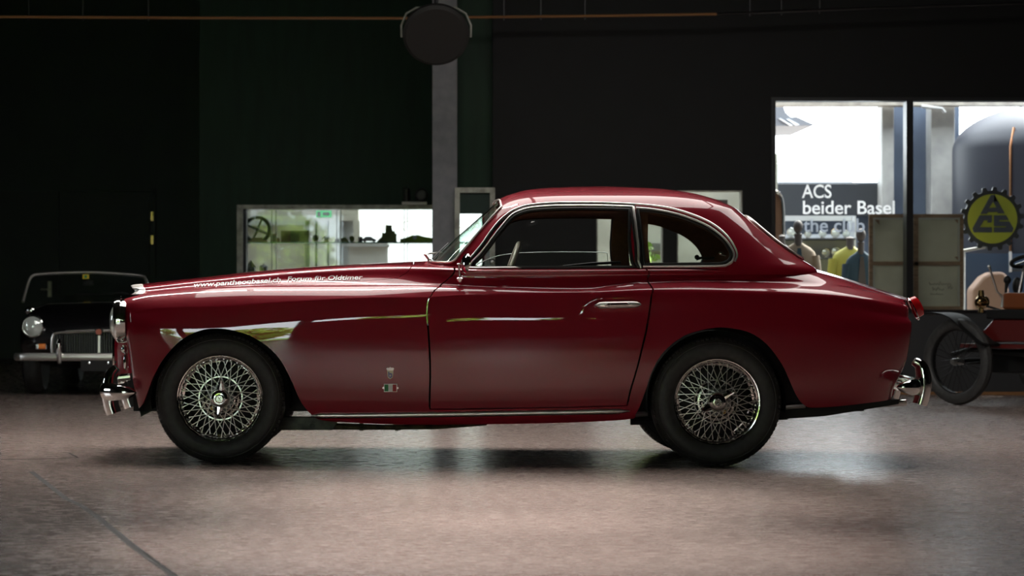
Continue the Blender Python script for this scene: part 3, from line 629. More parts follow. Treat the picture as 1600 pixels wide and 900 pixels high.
# --- headlamps, nacelle rings
for sd in (1,-1):
    hx = P(189,502,YC-.56); yy = YC-.565*sd
    c = Vector((hx.x, yy, hx.z)); rad = .112
    lamp = kid(MB().lathe([(rad*.99,.035),(rad*1.03,.012),(rad*1.02,-.012),(rad*.93,-.022),(rad*.90,-.012)], c, 'X', 40).build('headlamp_ring','chrome',car))
    kid(MB().lathe([(rad*.915,-.016),(rad*.8,-.034),(rad*.55,-.050),(rad*.28,-.057),(.0005,-.059)], c, 'X', 40).build('headlamp_lens','lamp_glass',car))
    hood = MB(); pr = []
    for k in range(13):                                                  # peaked chrome visor over the lamp
        a = PI*(.04+.92*k/12); pr.append(a)
    rows = []
    for dx, rr_ in ((.012,1.10),(-.004,1.105),(-.018,1.09),(-.024,1.05)):
        rows.append([(c.x+dx-.010*math.sin(a), c.y-rad*rr_*math.cos(a)*sd, c.z+rad*rr_*math.sin(a)*1.0) for a in pr])
    v = [p for r in rows for p in r]; fs = [(i*13+k,i*13+k+1,(i+1)*13+k+1,(i+1)*13+k) for i in range(3) for k in range(12)]
    hood.add(v, fs); kid(hood.build('headlamp_visor','chrome',car))
# --- bonnet scoop: chrome mouth at the front of the raised bonnet
e = BODY.pos(np.stack([np.full(40,BODY.a_at(226,T(9.6))), np.linspace(T(8.75),T(11),40)],1))
ring = [Vector(p) for p in e]+[Vector((x,2*YC-y,z)) for x,y,z in e[::-1][1:]]
base = min(p.z for p in ring)
def scoop(dx, k): return [Vector((p.x+dx, YC+(p.y-YC)*k, base-.02+(p.z-base+.02)*k2)) for p, k2 in [(p, 1-(1-k)*1.2) for p in ring]]
mb = MB(); rws = [scoop(.004,1.012), scoop(-.03,1.0), scoop(-.052,.95), scoop(-.06,.90), scoop(-.056,.86), scoop(-.03,.84), scoop(.0,.83)]; m_ = len(ring)
mb.add([p for r in rws for p in r], [(i*m_+k,i*m_+k+1,(i+1)*m_+k+1,(i+1)*m_+k) for i in range(len(rws)-1) for k in range(m_-1)]); kid(mb.build('bonnet_scoop_rim','trim',car))
mb = MB(); r0 = scoop(-.035,.85); mb.add(r0+[Vector((p.x,p.y,base-.03)) for p in r0], [(k,k+1,m_+k+1,m_+k) for k in range(m_-1)]); kid(mb.build('scoop_mesh','black',car))
# --- grille on the nose
nx = P(200,560,YC).x
mb = MB(); gp = []
for k in range(40):
    a = 2*PI*k/40; gp.append(Vector((nx-.035, YC+.30*abs(math.cos(a))**.7*np.sign(math.cos(a)), .56+.15*abs(math.sin(a))**.7*np.sign(math.sin(a)))))
kid(MB().tube(gp+gp[:1], .014, 8).build('grille_surround','chrome',car))
for k in range(-8,9):
    yy = YC+k*.033; hh = .145*(1-(abs(k)/9.6)**3)**.5
    kid(MB().tube([(nx-.03,yy,.56-hh),(nx-.04,yy,.56),(nx-.03,yy,.56+hh)], .005, 6).build('grille_bar','chrome',car))
for sd in (1,-1):       # chrome side lamp pods under the headlamps
    c = P(196,556,YC-.60); c.y = YC-.60*sd
    kid(MB().ball(c+Vector((-.006,0,.035)), .030, (.55,1.0,.75)).ball(c+Vector((.002,0,-.03)), .030, (.45,.8,1.5)).build('side_lamp','chrome',car))
# --- bumpers
def sweep(path, prof, name, m, scale=None):
    path = [Vector(p) for p in path]; mb = MB(); n = len(prof); vs = []
    for i,p in enumerate(path):
        t = (path[min(i+1,len(path)-1)]-path[max(i-1,0)]).normalized(); out = Vector((t.y,-t.x,0)).normalized(); k = scale[i] if scale else 1
        vs += [p+out*a*k+Vector((0,0,b*k)) for a,b in prof]
    fs = [(i*n+k,i*n+(k+1)%n,(i+1)*n+(k+1)%n,(i+1)*n+k) for i in range(len(path)-1) for k in range(n)]+[tuple(range(n))[::-1], tuple((len(path)-1)*n+k for k in range(n))]
    mb.add(vs, fs); return kid(mb.build(name, m, car, angle=50))
bprof = [(.034*math.cos(a), .046*math.sin(a)) for a in np.linspace(0,2*PI,16,endpoint=False)]
zb1 = P(0,614,0).z
fx = P(183,0,0).x; rx = P(1437,0,.3).x
def bpath(x0, sgn, back, hw, zc):
    pts = []; sc_ = []
    half = [(0,0),(.2,.004),(.4,.018),(.55,.045),(hw-.05,.085),(hw,.125),(hw+.01,.17),(hw+.004,back)]
    half = half if sgn > 0 else [(0,0),(.2,.004),(.4,.018),(.55,.038),(hw-.04,.066),(hw,.095),(hw+.008,.126),(hw+.004,back)]
    half = dens(np.array(half),.02)
    for y,x in half[::-1]: pts.append((x0+sgn*x, YC-y, zc))
    for y,x in half[1:]: pts.append((x0+sgn*x, YC+y, zc))
    n = len(pts); k = 9
    sc_ = [max(.04,min(1,math.sqrt(max(0,1-((k-i)/k)**2)) if i < k else (math.sqrt(max(0,1-((k-(n-1-i))/k)**2)) if n-1-i < k else 1))) for i in range(n)]
    return pts, sc_
pts, sk = bpath(P(170,0,YC).x+.015, 1, .215, .665, zb1); sweep(pts, bprof, 'front_bumper', 'chrome', sk)
zb2 = P(0,606,0).z; pts, sk = bpath(P(1440,0,.3).x-.02, -1, .157, .665, zb2); sweep(pts, bprof, 'rear_bumper', 'chrome', sk)
def overrider(pix, rs, yy):
    q = np.array([[*P(x,y,YC-.40)] for x,y in pix]); q = dens(q,.008); f = np.linspace(0,len(rs)-1,len(q)); r_ = list(np.interp(f,range(len(rs)),rs))
    return kid(MB().tube([(x,yy,z) for x,_,z in q], r_, 16, up=(0,1,0), flat=.8).build('overrider','chrome',car))
for yy in (YC-.40, YC+.40):
    overrider([(183,575),(176,583),(172,598),(171.5,618),(174,634),(178,646)], [.030,.046,.054,.055,.053,.052], yy)
    overrider([(1428,564),(1438,571),(1442.5,586),(1443,603),(1441,618),(1437,632)], [.030,.045,.052,.052,.050,.048], yy)
for yy in (YC-.4,YC+.4): kid(MB().tube([(P(186,0,.36).x,yy,P(0,590,.36).z),(P(204,0,.36).x,yy,P(0,588,.36).z)],.02,10).build('bumper_bracket','chrome',car))
# --- tail lamps: chrome bezel and red lens
for sd in (1,-1):
    Yl = YC-.44*sd; a = P(1418.5,466.5,YC-.44); b = P(1435,499,YC-.44)
    mb = MB(); mb.tube([(a.x,Yl,a.z),((a.x+b.x)/2+.004,Yl,(a.z+b.z)/2),(b.x,Yl,b.z)], [.006,.007,.005], 10, up=(0,1,0)); mb.ball((a.x,Yl,a.z),.009); 
    bz = MB(); el = []
    for k in range(24):
        q = 2*PI*k/24; el.append(Vector((a.x+(b.x-a.x)*(.5-.5*math.sin(q)), Yl+.042*math.cos(q), a.z+(b.z-a.z)*(.5-.5*math.sin(q)))))
    bz.tube(el+el[:1], .0055, 8); kid(bz.build('tail_lamp_bezel','chrome',car))
    ln = MB(); nrm = Vector(((a.z-b.z),0,-(a.x-b.x))).normalized(); cn = sum(el,Vector())/24; rows = []
    for f, d in ((.95,.0),(.93,.022),(.88,.034),(.70,.042),(.35,.045),(.02,.046)): rows.append([cn+(p-cn)*f+nrm*d+Vector((.002,0,.004)) for p in el])
    ln.add([p for r in rows for p in r], [(i*24+k,i*24+(k+1)%24,(i+1)*24+(k+1)%24,(i+1)*24+k) for i in range(5) for k in range(24)]); kid(ln.build('tail_lamp_lens','red_lens',car))
# --- wing mirror on the near wing
c = P(718.5,437,.03); mb = MB().lathe([(.0005,-.016),(.012,-.014),(.0195,-.002),(.021,.006),(.017,.011),(.008,.014)], c, 'Z', 20); mi = kid(mb.build('mirror_base','chrome',car))
t_ = P(717,413,-.01); kid(MB().tube([c+Vector((0,0,.008)), P(717.8,424,.01), t_], [.0075,.0055,.005],10).ball(t_,.009,(1.3,1,.7)).tube([t_, P(722,411,-.02), P(725,411,-.03)],.0045,8).build('mirror_stalk','chrome',car))
mc = P(726,411,-.04); mb = MB().lathe([(.0005,-.012),(.032,-.009),(.048,.002),(.052,.009),(.048,.013)], (0,0,0), 'X', 32); mo = mb.build('mirror_head','chrome',car); mo.location = mc; mo.rotation_euler = (0,math.radians(7),math.radians(20)); kid(mo)
mb = MB().lathe([(.047,.0115),(.02,.0122),(.0005,.0122)], (0,0,0), 'X', 32); mo = mb.build('mirror_glass','brushed',car); mo.location = mc; mo.rotation_euler = (0,math.radians(7),math.radians(20)); kid(mo)
# --- wipers on the cowl
for dy in (-.30,.02):
    a = P(671,407,YC+dy); b = P(664,399,YC+dy-.02); c = P(690,394,YC+dy+.10)
    kid(MB().ball(a,.012).tube([a, b+Vector((0,0,.004)), P(672,396,YC+dy), c], [.006,.009,.005,.004], 8).build('wiper_arm','brushed',car))
    kid(MB().tube([P(676,404,YC+dy-.12), P(683,396,YC+dy+.02), P(700,380,YC+dy+.16)], .004, 6).build('wiper_blade','rubber_trim',car))
# --- steering wheel, dashboard, seats
sw = MB(); cc = P(791.5,407,YC-.33); ax = Vector((-.94,0,.34)).normalized(); u = Vector((0,1,0)); v = ax.cross(u)
rim = [cc+(u*math.cos(q)+v*math.sin(q))*.19-Vector((0,0,.09)) for q in np.linspace(0,2*PI,49)]
kid(MB().tube(rim, .013, 10).build('steering_wheel_rim','cream',car))
c0 = sum(rim[:-1],Vector())/48
rim2 = [c0+Vector((.045,0,.01))+(u*math.cos(q)+v*math.sin(q))*.135 for q in np.linspace(0,2*PI,49)]
sp = MB()
for q in (0, PI, -PI/2): sp.tube([c0+(u*math.cos(q)+v*math.sin(q))*.185, c0], .006, 6)
sp.tube([c0, c0+ax*.35-Vector((0,0,.05))], .018, 10); kid(sp.build('steering_column','brushed',car))
kid(MB().box((P(715,0,YC).x, YC-.60, .62),(P(752,0,YC).x, YC+.60, P(0,424,YC).z)).build('dashboard','brown',car,bevel=.03))
for yy in (YC-.31, YC+.31):
    x0 = P(845,0,YC).x; x1 = P(960,0,YC).x
    kid(MB().box((x0,yy-.24,.34),(x1,yy+.24,.50)).build('seat_cushion','brown',car,bevel=.04))
    mb = MB().box((-.05,-.23,0),(.05,.23,.46)); o = mb.build('seat_backrest','brown',car,bevel=.04); o.location = (x1+.02,yy,.46); o.rotation_euler = (0,.22,0); kid(o)
kid(MB().tube([P(880,416.5,1.28),P(925,412,1.28),P(970,410,1.28)],.008,8).tube([P(990,414,1.28),P(1016,411,1.28),P(1018,417,1.28)],.005,8).build('door_pull','rubber_trim',car))
o = MB().tube([P(1088,404,1.2),P(1096,403,1.2),P(1104,404,1.2),P(1116,403,1.2)],[.012,.006,.009,.008],8).ball(P(1089,402,1.2),.014).build('window_catch','rubber_trim',car); kid(o)
kid(MB().ball(P(1126.5,396,.14),.011,(1,.6,1)).tube([P(1127,397,.14),P(1133,399,.16)],.005,6).build('window_latch','chrome',car))
# --- underbody, chassis rail, exhaust
mb = MB(); mb.box((P(225,0,YC).x,YC-.50,.27),(P(1325,0,YC).x,YC+.50,.72)); kid(mb.build('underbody_tub','black',car,smooth=False))
mb = MB(); mb.box((P(500,0,0).x,.09,.245),(P(985,0,0).x,1.39,.30)); kid(mb.build('floor_pan','black',car,smooth=False))
mb = MB(); mb.prism([(P(405,0,.3).x,P(0,650,.3).z),(P(405,0,.3).x,P(0,671.5,.3).z),(P(520,0,.3).x,P(0,671.5,.3).z),(P(527,0,.3).x,P(0,660,.3).z),(P(520,0,.3).x,P(0,652,.3).z)], .26, .34); rail = kid(mb.build('chassis_rail','under',car,smooth=False,bevel=.004))
kid(MB().lathe([(.0005,-.012),(.011,-.010),(.014,0)], P(488,666,.26), 'Y', 16).build('chassis_bolt','under',car))
kid(MB().tube([P(515,666,.36),P(565,667,.36),P(600,667.5,.36),P(680,667,.36),P(760,661,.40)],[.018,.016,.014,.013,.013],10).tube([P(562,667,.36),P(568,667,.36)],.021,10).build('exhaust_pipe','rust',car))
kid(MB().tube([P(620,664,.34),P(620,673,.34)],.010,8).tube([P(614,667,.34),P(626,667,.34)],.017,10).build('exhaust_clamp','rust',car))
mb = MB(); a0 = [(1215,648),(1240,645),(1300,641),(1360,635),(1414,629),(1415,635),(1300,645),(1225,651)]
mb.prism([(P(x,y,.42).x,P(x,y,.42).z) for x,y in [(1205,640),(1395,622),(1395,629),(1330,640),(1280,648),(1205,653)]], .25, .9); kid(mb.build('fuel_tank','black',car,smooth=False))
kid(MB().tube([P(1345,633,.30),P(1416,629,.30)],.019,14,cap=False).tube([P(1345,633,.30),P(1415,629.2,.30)],.015,14).build('tailpipe','chrome',car))
kid(MB().tube([P(1205,640,.22),P(1232,636,.22),P(1258,634,.22)],.014,8).build('leaf_spring_shackle','brushed',car)); kid(MB().tube([P(985,648,.22),P(1012,646,.22)],.014,8).build('leaf_spring_shackle','brushed',car))
mb = MB(); mb.tube([P(985,658,.3),P(1000,658,.3),P(1230,650,.3)],.02,8); kid(mb.build('axle_bracket','black',car))
for cx_, cy_ in ((344,622.8),(1120.5,628.2)):                         # dark wheel-arch liners, axles
    for sd in (1,-1):
        c = P(cx_,cy_,0); mb = MB(); pr = np.linspace(-.15,PI+.15,25); yo, yi = YC-.715*sd, YC-.50*sd
        k0, k1 = (.36,.37)
        mb.add([(c.x+k0*math.cos(a),yo,c.z+k1*math.sin(a)) for a in pr]+[(c.x+k0*math.cos(a),yi,c.z+k1*math.sin(a)) for a in pr], [(k,k+1,25+k+1,25+k) for k in range(24)])
        kid(mb.build('wheel_arch_liner','black',car))
    kid(MB().tube([(c.x,.16,c.z),(c.x,2*YC-.16,c.z)],.04,12).build('axle','black',car))
# --- wire wheels
R_T = .3366
def make_wheel(c, ear_deg):
    w = bpy.data.objects.new('wheel', None); C.objects.link(w); w.empty_display_size = .1
    tp = [(.214,.030),(.226,.012),(.240,.004),(.262,-.001),(.284,.000),(.300,.004),(.303,.0065),(.306,.006),(.318,.014),(.327,.026),(.3335,.040),(.3366,.056)]
    tp = tp+[(r,.165-y) for r,y in tp[::-1]]
    MB().lathe(tp, n=96).build('tyre','rubber',w)
    tb = MB()
    for k in range(84):
        q = 2*PI*k/84; ca, sa = math.cos(q), math.sin(q)
        for yy in (.024,.141):
            rr2 = .3272; a = Vector((ca*rr2,yy,sa*rr2)); tdir = Vector((-sa,0,ca))*.0075; rd = Vector((ca,0,sa))
            s2 = -1 if yy < .08 else 1; nn = (rd*.6+Vector((0,s2*.8,0)))*.003; al = (rd*.8+Vector((0,-s2*.6,0)))*.006
            tb.add([a-tdir-al-nn,a+tdir-al-nn,a+tdir+al-nn,a-tdir+al-nn,a-tdir-al+nn,a+tdir-al+nn,a+tdir+al+nn,a-tdir+al+nn],[(3,2,1,0),(4,5,6,7),(0,1,5,4),(1,2,6,5),(2,3,7,6),(3,0,4,7)])
    tb.build('tread_blocks','rubber',w,smooth=False,kind='stuff')
    MB().lathe([(.2235,.016),(.2245,.008),(.2215,.003),(.2165,.004),(.2135,.010),(.2125,.022),(.206,.026),(.203,.040),(.200,.055),(.188,.062),(.186,.10),(.200,.108),(.205,.14),(.218,.150),(.222,.160)], n=72).build('rim','chrome',w)
    MB().lathe([(.118,.052),(.115,.046),(.108,.046),(.105,.054)], n=56).lathe([(.100,.046),(.097,.038),(.090,.036),(.086,.040),(.084,.060)], n=56).build('hub_flange','alloy',w)
    MB().lathe([(.080,.040),(.078,.030),(.073,.028),(.070,.034),(.068,.06)], n=48).build('hub_ring','chrome',w)
    MB().lathe([(.0005,.075),(.085,.075),(.12,.088),(.165,.092),(.178,.10),(.178,.15),(.05,.15)], n=48).build('brake_drum','black',w)
    MB().lathe([(.068,.070),(.060,.040),(.048,.018),(.044,.0)], n=40).build('hub_shell','brushed',w)
    cap = MB().lathe([(.046,.016),(.0505,.004),(.051,-.006),(.047,-.018),(.038,-.027),(.030,-.031),(.029,-.0335),(.0005,-.0345)], n=40).build('knock_off_cap','chrome',w)
    MB().lathe([(.024,-.033),(.024,-.0365),(.019,-.038),(.018,-.0365),(.0005,-.0365)], n=8).tube([(-.008,-.0375,-.010),(.008,-.0375,.010)],.0022,6).tube([(.008,-.0375,-.010),(-.008,-.0375,.010)],.0022,6).build('cap_emblem','ivory' if 0 else 'alloy',w)
    for s_ in (0,180):
        q = math.radians(ear_deg+s_); d = Vector((math.cos(q),0,math.sin(q))); t = Vector((-math.sin(q),0,math.cos(q)))
        pr = [(.040,.021),(.060,.0175),(.080,.011),(.096,.0055),(.103,.002)]; mb = MB(); vs = []
        for i,(r,hw) in enumerate(pr):
            yo = -.016-.012*(i/4); th = .011-.0015*i
            vs += [d*r+t*hw+Vector((0,yo+th*.5,0)), d*r+t*hw*.3+Vector((0,yo-th*.5,0)), d*r-t*hw*.3+Vector((0,yo-th*.5,0)), d*r-t*hw+Vector((0,yo+th*.5,0)), d*r+Vector((0,yo+th,0))]
        mb.add(vs, [(i*5+k,i*5+(k+1)%5,(i+1)*5+(k+1)%5,(i+1)*5+k) for i in range(4) for k in range(5)]+[(4,3,2,1,0),(20,21,22,23,24)])
        mb.build('knock_off_ear','chrome',w)
    vq = math.radians(ear_deg-(150 if ear_deg > 60 else 76)); vq = math.radians(228 if ear_deg > 60 else 308); vp = Vector((math.cos(vq)*.066,.022,math.sin(vq)*.066))
    MB().tube([vp+Vector((0,.02,0)),vp],.0085,10).build('inspection_sticker','yellow',w); MB().tube([vp,vp-Vector((0,.001,0))],.004,8).build('sticker_dot','orange_dot',w)
    # spokes: long ones to the outer end of the hub, short ones to its flange; all share two meshes
    long_m = None; short_m = None
    for k in range(15):
        for sgn in (1,-1):
            a0 = 0; 
            if long_m is None: pass
            q = 2*PI*(k+.25*(sgn>0)+.05)/15
            for kind in (0,1):
                key = (kind,sgn)
                if key not in spoke_mesh:
                    if kind == 0: p0 = Vector((.202,.036,0)); th = sgn*math.radians(52); p1 = Vector((.047*math.cos(th),.006,.047*math.sin(th)))
                    else: p0 = Vector((.192,.060,0)); th = sgn*math.radians(20); p1 = Vector((.104*math.cos(th),.052,.104*math.sin(th)))
                    t_ = MB().tube([p0, p0+(p1-p0)*.12, p1], [.0034,.0021,.0021], 6).build('spoke','trim'); spoke_mesh[key] = t_.data; bpy.data.objects.remove(t_)
                s_o = bpy.data.objects.new('spoke', spoke_mesh[key]); C.objects.link(s_o); s_o.parent = w; s_o.rotation_euler = (0,-(q+kind*PI/15),0)
    # nipples ring
    nb = MB()
    for k in range(36):
        q = 2*PI*(k+.5)/36; nb.tube([(.203*math.cos(q),.030,.203*math.sin(q)),(.196*math.cos(q),.034,.196*math.sin(q))],.0045,6)
    nb.build('spoke_nipples','chrome',w,kind='stuff')
    w.location = c; kid(w); return w
spoke_mesh = {}
def copy_wheel(src, c, spin):
    w = src.copy(); C.objects.link(w); w.location = c; w.rotation_euler = (0,spin,PI)
    for ch in list(src.children):
        k = ch.copy(); C.objects.link(k); k.parent = w
    return w
wf = make_wheel(P(343.5,622.8), 84); wr = make_wheel(P(1120.5,628.2), 30)
for s_, w in (('front',wf),('rear',wr)):
    w2 = copy_wheel(w, Vector((w.location.x, 2*YC, w.location.z)), .4); w2.parent = car; w2.matrix_parent_inverse = Matrix.Translation(-Vector(car.location))
# --- badges
def surf_frame(px, py, lift=.004):
    ab = BODY.inv(px,py,tmax=T(7)); p = Vector(BODY.pos(ab)[0]); n = Vector(BODY.nrm(ab)[0]); return p+n*lift, n
def badge(px, py, poly, m, name, th=.004, lift=0):       # poly in pixels about the centre, lying on the body side
    p, n = surf_frame(px,py); up = Vector((0,0,1)); up = (up-n*up.dot(n)).normalized(); rt = up.cross(n)*-1
    if rt.x < 0: rt = -rt
    a = [p+rt*(x*S)-up*(y*S)+n*(lift+th) for x,y in poly]; b = [p+rt*(x*S)-up*(y*S)+n*(lift-.004) for x,y in poly]; k = len(poly)
    return kid(MB().add(a+b, [tuple(range(k)), tuple(range(2*k-1,k-1,-1))]+[(i,(i+1)%k,(i+1)%k+k,i+k) for i in range(k)]).build(name, m, car, smooth=False))
bc = (609.7,583)
badge(*bc, [(-6,-7.5),(-4,-8.7),(-2,-8.2),(0,-9.8),(2,-8.2),(4,-8.7),(6,-7.5),(5,-4.5),(-5,-4.5)], 'brushed', 'shield_crown')
badge(*bc, [(-4.8,-4.8),(4.8,-4.8),(4.4,3),(3.6,7),(0,9.4),(-3.6,7),(-4.4,3)], 'ivory', 'shield_badge')
badge(*bc, [(-2.9,-2.8),(-1.6,-2.8),(-1.4,5.2),(-2.6,5.2)], 'blue', 'shield_letter', .0055)
badge(*bc, [(-1.7,.9),(-.6,.2),(2.2,.2),(3.0,1.2),(3.0,5.2),(.6,7.4),(-2.4,5.8),(-2.4,4.6),(.2,5.8),(1.6,4.6),(1.6,1.8),(-1.7,1.8)], 'blue', 'shield_letter', .0055)
fc = (610.2,605.8)
badge(*fc, [(-10.3,-6.2),(10.3,-6.2),(10.3,6.2),(-10.3,6.2)], 'brushed', 'flag_plate')
for k,(m_n,x0,x1) in enumerate((('green_en',-9.4,-3.4),('white_ink',-3.4,3.4),('red_en',3.4,9.4))): badge(*fc, [(x0,-5.4),(x1,-5.4),(x1,5.4),(x0,5.4)], m_n, 'flag_stripe', .0052)
for sx in (-1,1): badge(*fc, [(sx*10.2,-1.8),(sx*12.2,-1.6),(sx*12.8,0),(sx*12.2,1.6),(sx*10.2,1.8)], 'chrome', 'flag_rivet')
# --- lettering on the flank of the bonnet: text bent onto the surface
def bonnet_text(s, px0, py0, px1, py1, name, cap_px):
    o, w = text_mesh(name, s, 1.0, 'white_ink', extrude=.0, shear=.18, bold=.018)
    me = o.data; bm = bmesh.new(); bm.from_mesh(me)
    bmesh.ops.subdivide_edges(bm, edges=[e for e in bm.edges if e.calc_length() > .25], cuts=3)
    co = np.array([(v.co.x,v.co.y) for v in bm.verts])
    a = px0+(px1-px0)*co[:,0]/w; b = py0+(py1-py0)*co[:,0]/w-co[:,1]/.70*cap_px
    ab = np.array([BODY.inv(x,y,tmin=T(8.62),tmax=T(10.95)) for x,y in zip(a,b)]); p = BODY.pos(ab)+BODY.nrm(ab)*.004
    for v,q in zip(bm.verts,p): v.co = Vector(q)
    bm.to_mesh(me); bm.free(); return kid(o)
bonnet_text('www.pantheonbasel.ch', 303, 449.5, 439, 441.2, 'web_address_lettering', 7.6)
bonnet_text('Forum für Oldtimer', 449, 440.0, 567, 437.2, 'slogan_lettering', 7.2)

# ================================================================== CEILING LAMPS (above the frame)
m_house = mat('lamp_housing', (.25,.25,.25), .5, .6)
def ceiling_lamp(x, y, ln, wd, label, es, LZ=3.3):
    m_lamp = mat('lamp_diffuser', (.9,.9,.9), .5, emit=(1,.97,.92), es=es)
    r = thing('ceiling_lamp', label, 'lamp', (x,y,LZ), 'ceiling lamps'); h = .05
    MB().box((-ln/2,-wd/2,.0),(ln/2,wd/2,.05)).box((-ln/2,-wd/2,-h),(ln/2,-wd/2+.015,0)).box((-ln/2,wd/2-.015,-h),(ln/2,wd/2,0)).box((-ln/2,-wd/2+.015,-h),(-ln/2+.015,wd/2-.015,0)).box((ln/2-.015,-wd/2+.015,-h),(ln/2,wd/2-.015,0)).build('housing', m_house, r, smooth=False)
    MB().box((-ln/2+.02,-wd/2+.02,-.012),(ln/2-.02,wd/2-.02,-.001)).build('diffuser', m_lamp, r, smooth=False)
    for sx in (-.4,.4): MB().tube([(sx*ln,0,.05),(sx*ln,0,CEIL-LZ)],.006,6).build('hanger', m_house, r)
ceiling_lamp(-2.6, 1.35, 1.85, .22, 'narrow bright ceiling lamp over the nose of the burgundy coupe', LAMP)
ceiling_lamp(-.95, 1.35, 1.4, .22, 'narrow bright ceiling lamp over the bonnet of the burgundy coupe', LAMP)
m_shade = mat('black_enamel_shade', (.02,.02,.02), .4); m_bulb = mat('lamp_bulb', (.9,.9,.9), .5, emit=(1,.95,.88), es=6.0)
def pendant(x, y, z, power, label):                 # unseen deep-shaded pendant, added to throw a pool of light on the floor
    r = thing('added_pool_lamp', label, 'lamp', (x,y,z), 'added pendant lamps')
    MB().lathe([(.03,.34),(.06,.30),(.16,.20),(.21,.05),(.215,-.06),(.205,-.06),(.20,.05),(.15,.19),(.03,.29)],(0,0,0),'Z',32).build('shade', m_shade, r)
    MB().ball((0,0,.12),.05).build('bulb', m_bulb, r); MB().tube([(0,0,.34),(0,0,CEIL-z)],.006,6).build('cable', m_shade, r)
    l = bpy.data.lights.new('added_pool_light','SPOT'); l.energy = power; l.spot_size = math.radians(50); l.spot_blend = 1.0; l.shadow_soft_size = .12; l.color = (1,.955,.91)
    o = bpy.data.objects.new('added_pool_light', l); C.objects.link(o); o.parent = r; o.location = (0,0,-.07); return r
pendant(-.2, -4.3, 3.9, POOL, 'unseen pendant lamp added to light the open floor, nearer the camera of the pair')
pendant(-.1, -2.3, 3.9, POOL, 'unseen pendant lamp added to light the open floor, nearer the coupe of the pair')
for k_, xk in enumerate((-1.2,1.1,3.4)):      # luminous ceiling over the middle of the hall
    ceiling_lamp(xk, 2.3, 2.25, 4.6, 'large soft luminous ceiling panel above the coupe, %s from the left' % ('first','second','third')[k_], SOFT, 5.05)
# ================================================================== BIG WINDOW (right) AND THE SHOP BEHIND IT
fz = FZ(4.5)
m_bframe = mat('black_window_frame', (.008,.008,.009), .35)
win = struct(bpy.data.objects.new('window_1', None)); C.objects.link(win)
mb = MB()
mb.pbox(1205,152,1212,488,YW-.02,YW+.14).pbox(1212,152,1640,157.5,YW-.02,YW+.14).pbox(1212,484,1640,488,YW-.02,YW+.14)
mb.build('window_frame', m_bframe, win, smooth=False)
MB().pbox(1416.5,157,1427,485,YW-.03,YW+.14).build('mullion', m_bframe, win, smooth=False)
MB().pbox(1636,157,1648,485,YW-.03,YW+.14).build('mullion', m_bframe, win, smooth=False)
for a,b in ((1212,1416.5),(1427,1636)): MB().pbox(a,157.5,b,484,YW+.060,YW+.066).build('pane', 'wglass', win, smooth=False)
m_faint = translucent('faded_vinyl_lettering', (.62,.65,.7))
for s_,x0,x1,bs,cp,mm in (('ACS',1253,1299,309,288.5,'vinyl'),('beider Basel',1254.5,1398,334.2,313.5,'vinyl'),('the club',1255,1351,362,341,m_faint)):
    o = world_text('window_lettering', s_, x0, x1, bs, cp, YW+.050, mm, win, bold=.012)
# back wall of the shop with two openings to the daylight
m_bw = noisy(mat('slate_blue_wall', (.075,.10,.15), .6), (.065,.085,.13), (.09,.12,.175), 2)
m_col = noisy(mat('pale_column', (.42,.42,.42), .6), (.36,.36,.36), (.48,.48,.47), 5)
m_board = mat('grey_board', (.04,.045,.055), .5); m_beam = noisy(mat('pale_beam', (.42,.38,.33), .7), (.30,.27,.24), (.5,.46,.4), 6)
YS = 15.0
mb = MB()
mb.pbox(1150,60,1203,620,YS,YS+.2).pbox(1203,60,1700,160,YS,YS+.2).pbox(1203,285,1700,620,YS,YS+.2).pbox(1376,160,1499,285,YS,YS+.2).pbox(1499,214,1700,285,YS,YS+.2)
struct(mb.build('wall_shop_back', m_bw, smooth=False))
mb = MB(); mb.box((wx0-.6,YW+.23,-.25),(wx1+1.2,YS,FZ(5)-.02)); struct(mb.build('floor_shop', m_pave, smooth=False))
struct(MB().box((wx0-.6,YW+.225,wz1+.16),(wx1+2.2,11.9,wz1+.26)).build('shop_sun_block', m_beam, smooth=False))  # unseen slab added to keep direct sun out of the hall
for i,(a,b,y0) in enumerate(((1378,1397,162),(1455,1492,160))): struct(MB().pbox(a,y0,b,560,YS-.42,YS-.12).build('shop_column', m_col, smooth=False, bevel=.01))
struct(MB().pbox(1196,146,1660,164.5,YS-.7,YS-.45).build('trim_1', m_beam, smooth=False))
mb = MB(); mb.tube([P(1440,166,YS-.75),P(1472,170,YS-.75),P(1476,176,YS-.75)],.02,8); struct(mb.build('trim_2', m_col))
tag(MB().pbox(1212,287,1397,338,YS-.16,YS-.05).build('notice_board', m_board, smooth=False, bevel=.005), 'wide dark grey board on the shop wall behind the white lettering', 'board')
# outside the shop
m_pale = mat('pale_facade', (.34,.36,.38), .8); m_roof = mat('slate_roof', (.10,.105,.12), .7); m_strip = mat('roof_light_strip', (.5,.52,.55), .6)
bld = thing('far_building', 'pale flat building across the yard, seen low through the left window pane', 'building', P(1270,300,30))
bld_o = MB().pbox(1195,256,1332,578,30,33.5).build('facade', m_pale, smooth=False); bld_o.parent = bld; bld_o.matrix_parent_inverse = Matrix.Translation(-bld.location)
cn = thing('canopy', 'dark sloping canopy with two light strips at the upper corner of the window', 'canopy', P(1230,190,19))
def sub(o, par): o.parent = par; o.matrix_parent_inverse = Matrix.Translation(-Vector(par.location)); return o
pz = lambda l, Y: [(P(x,y,Y).x,P(x,y,Y).z) for x,y in l]
sub(MB().prism(pz([(1195,150),(1222,160),(1228,176),(1236,183),(1244,182),(1271,194),(1271,196),(1195,197)],19), 19, 21).build('canopy_roof', m_roof, None, smooth=False), cn)
for l in ([(1216,185),(1219,185),(1239,196),(1234,196)],[(1228,186),(1232,186),(1249,195),(1243,196)]): sub(MB().prism(pz(l,18.98), 18.96, 19).build('light_strip', m_strip, None, smooth=False), cn)
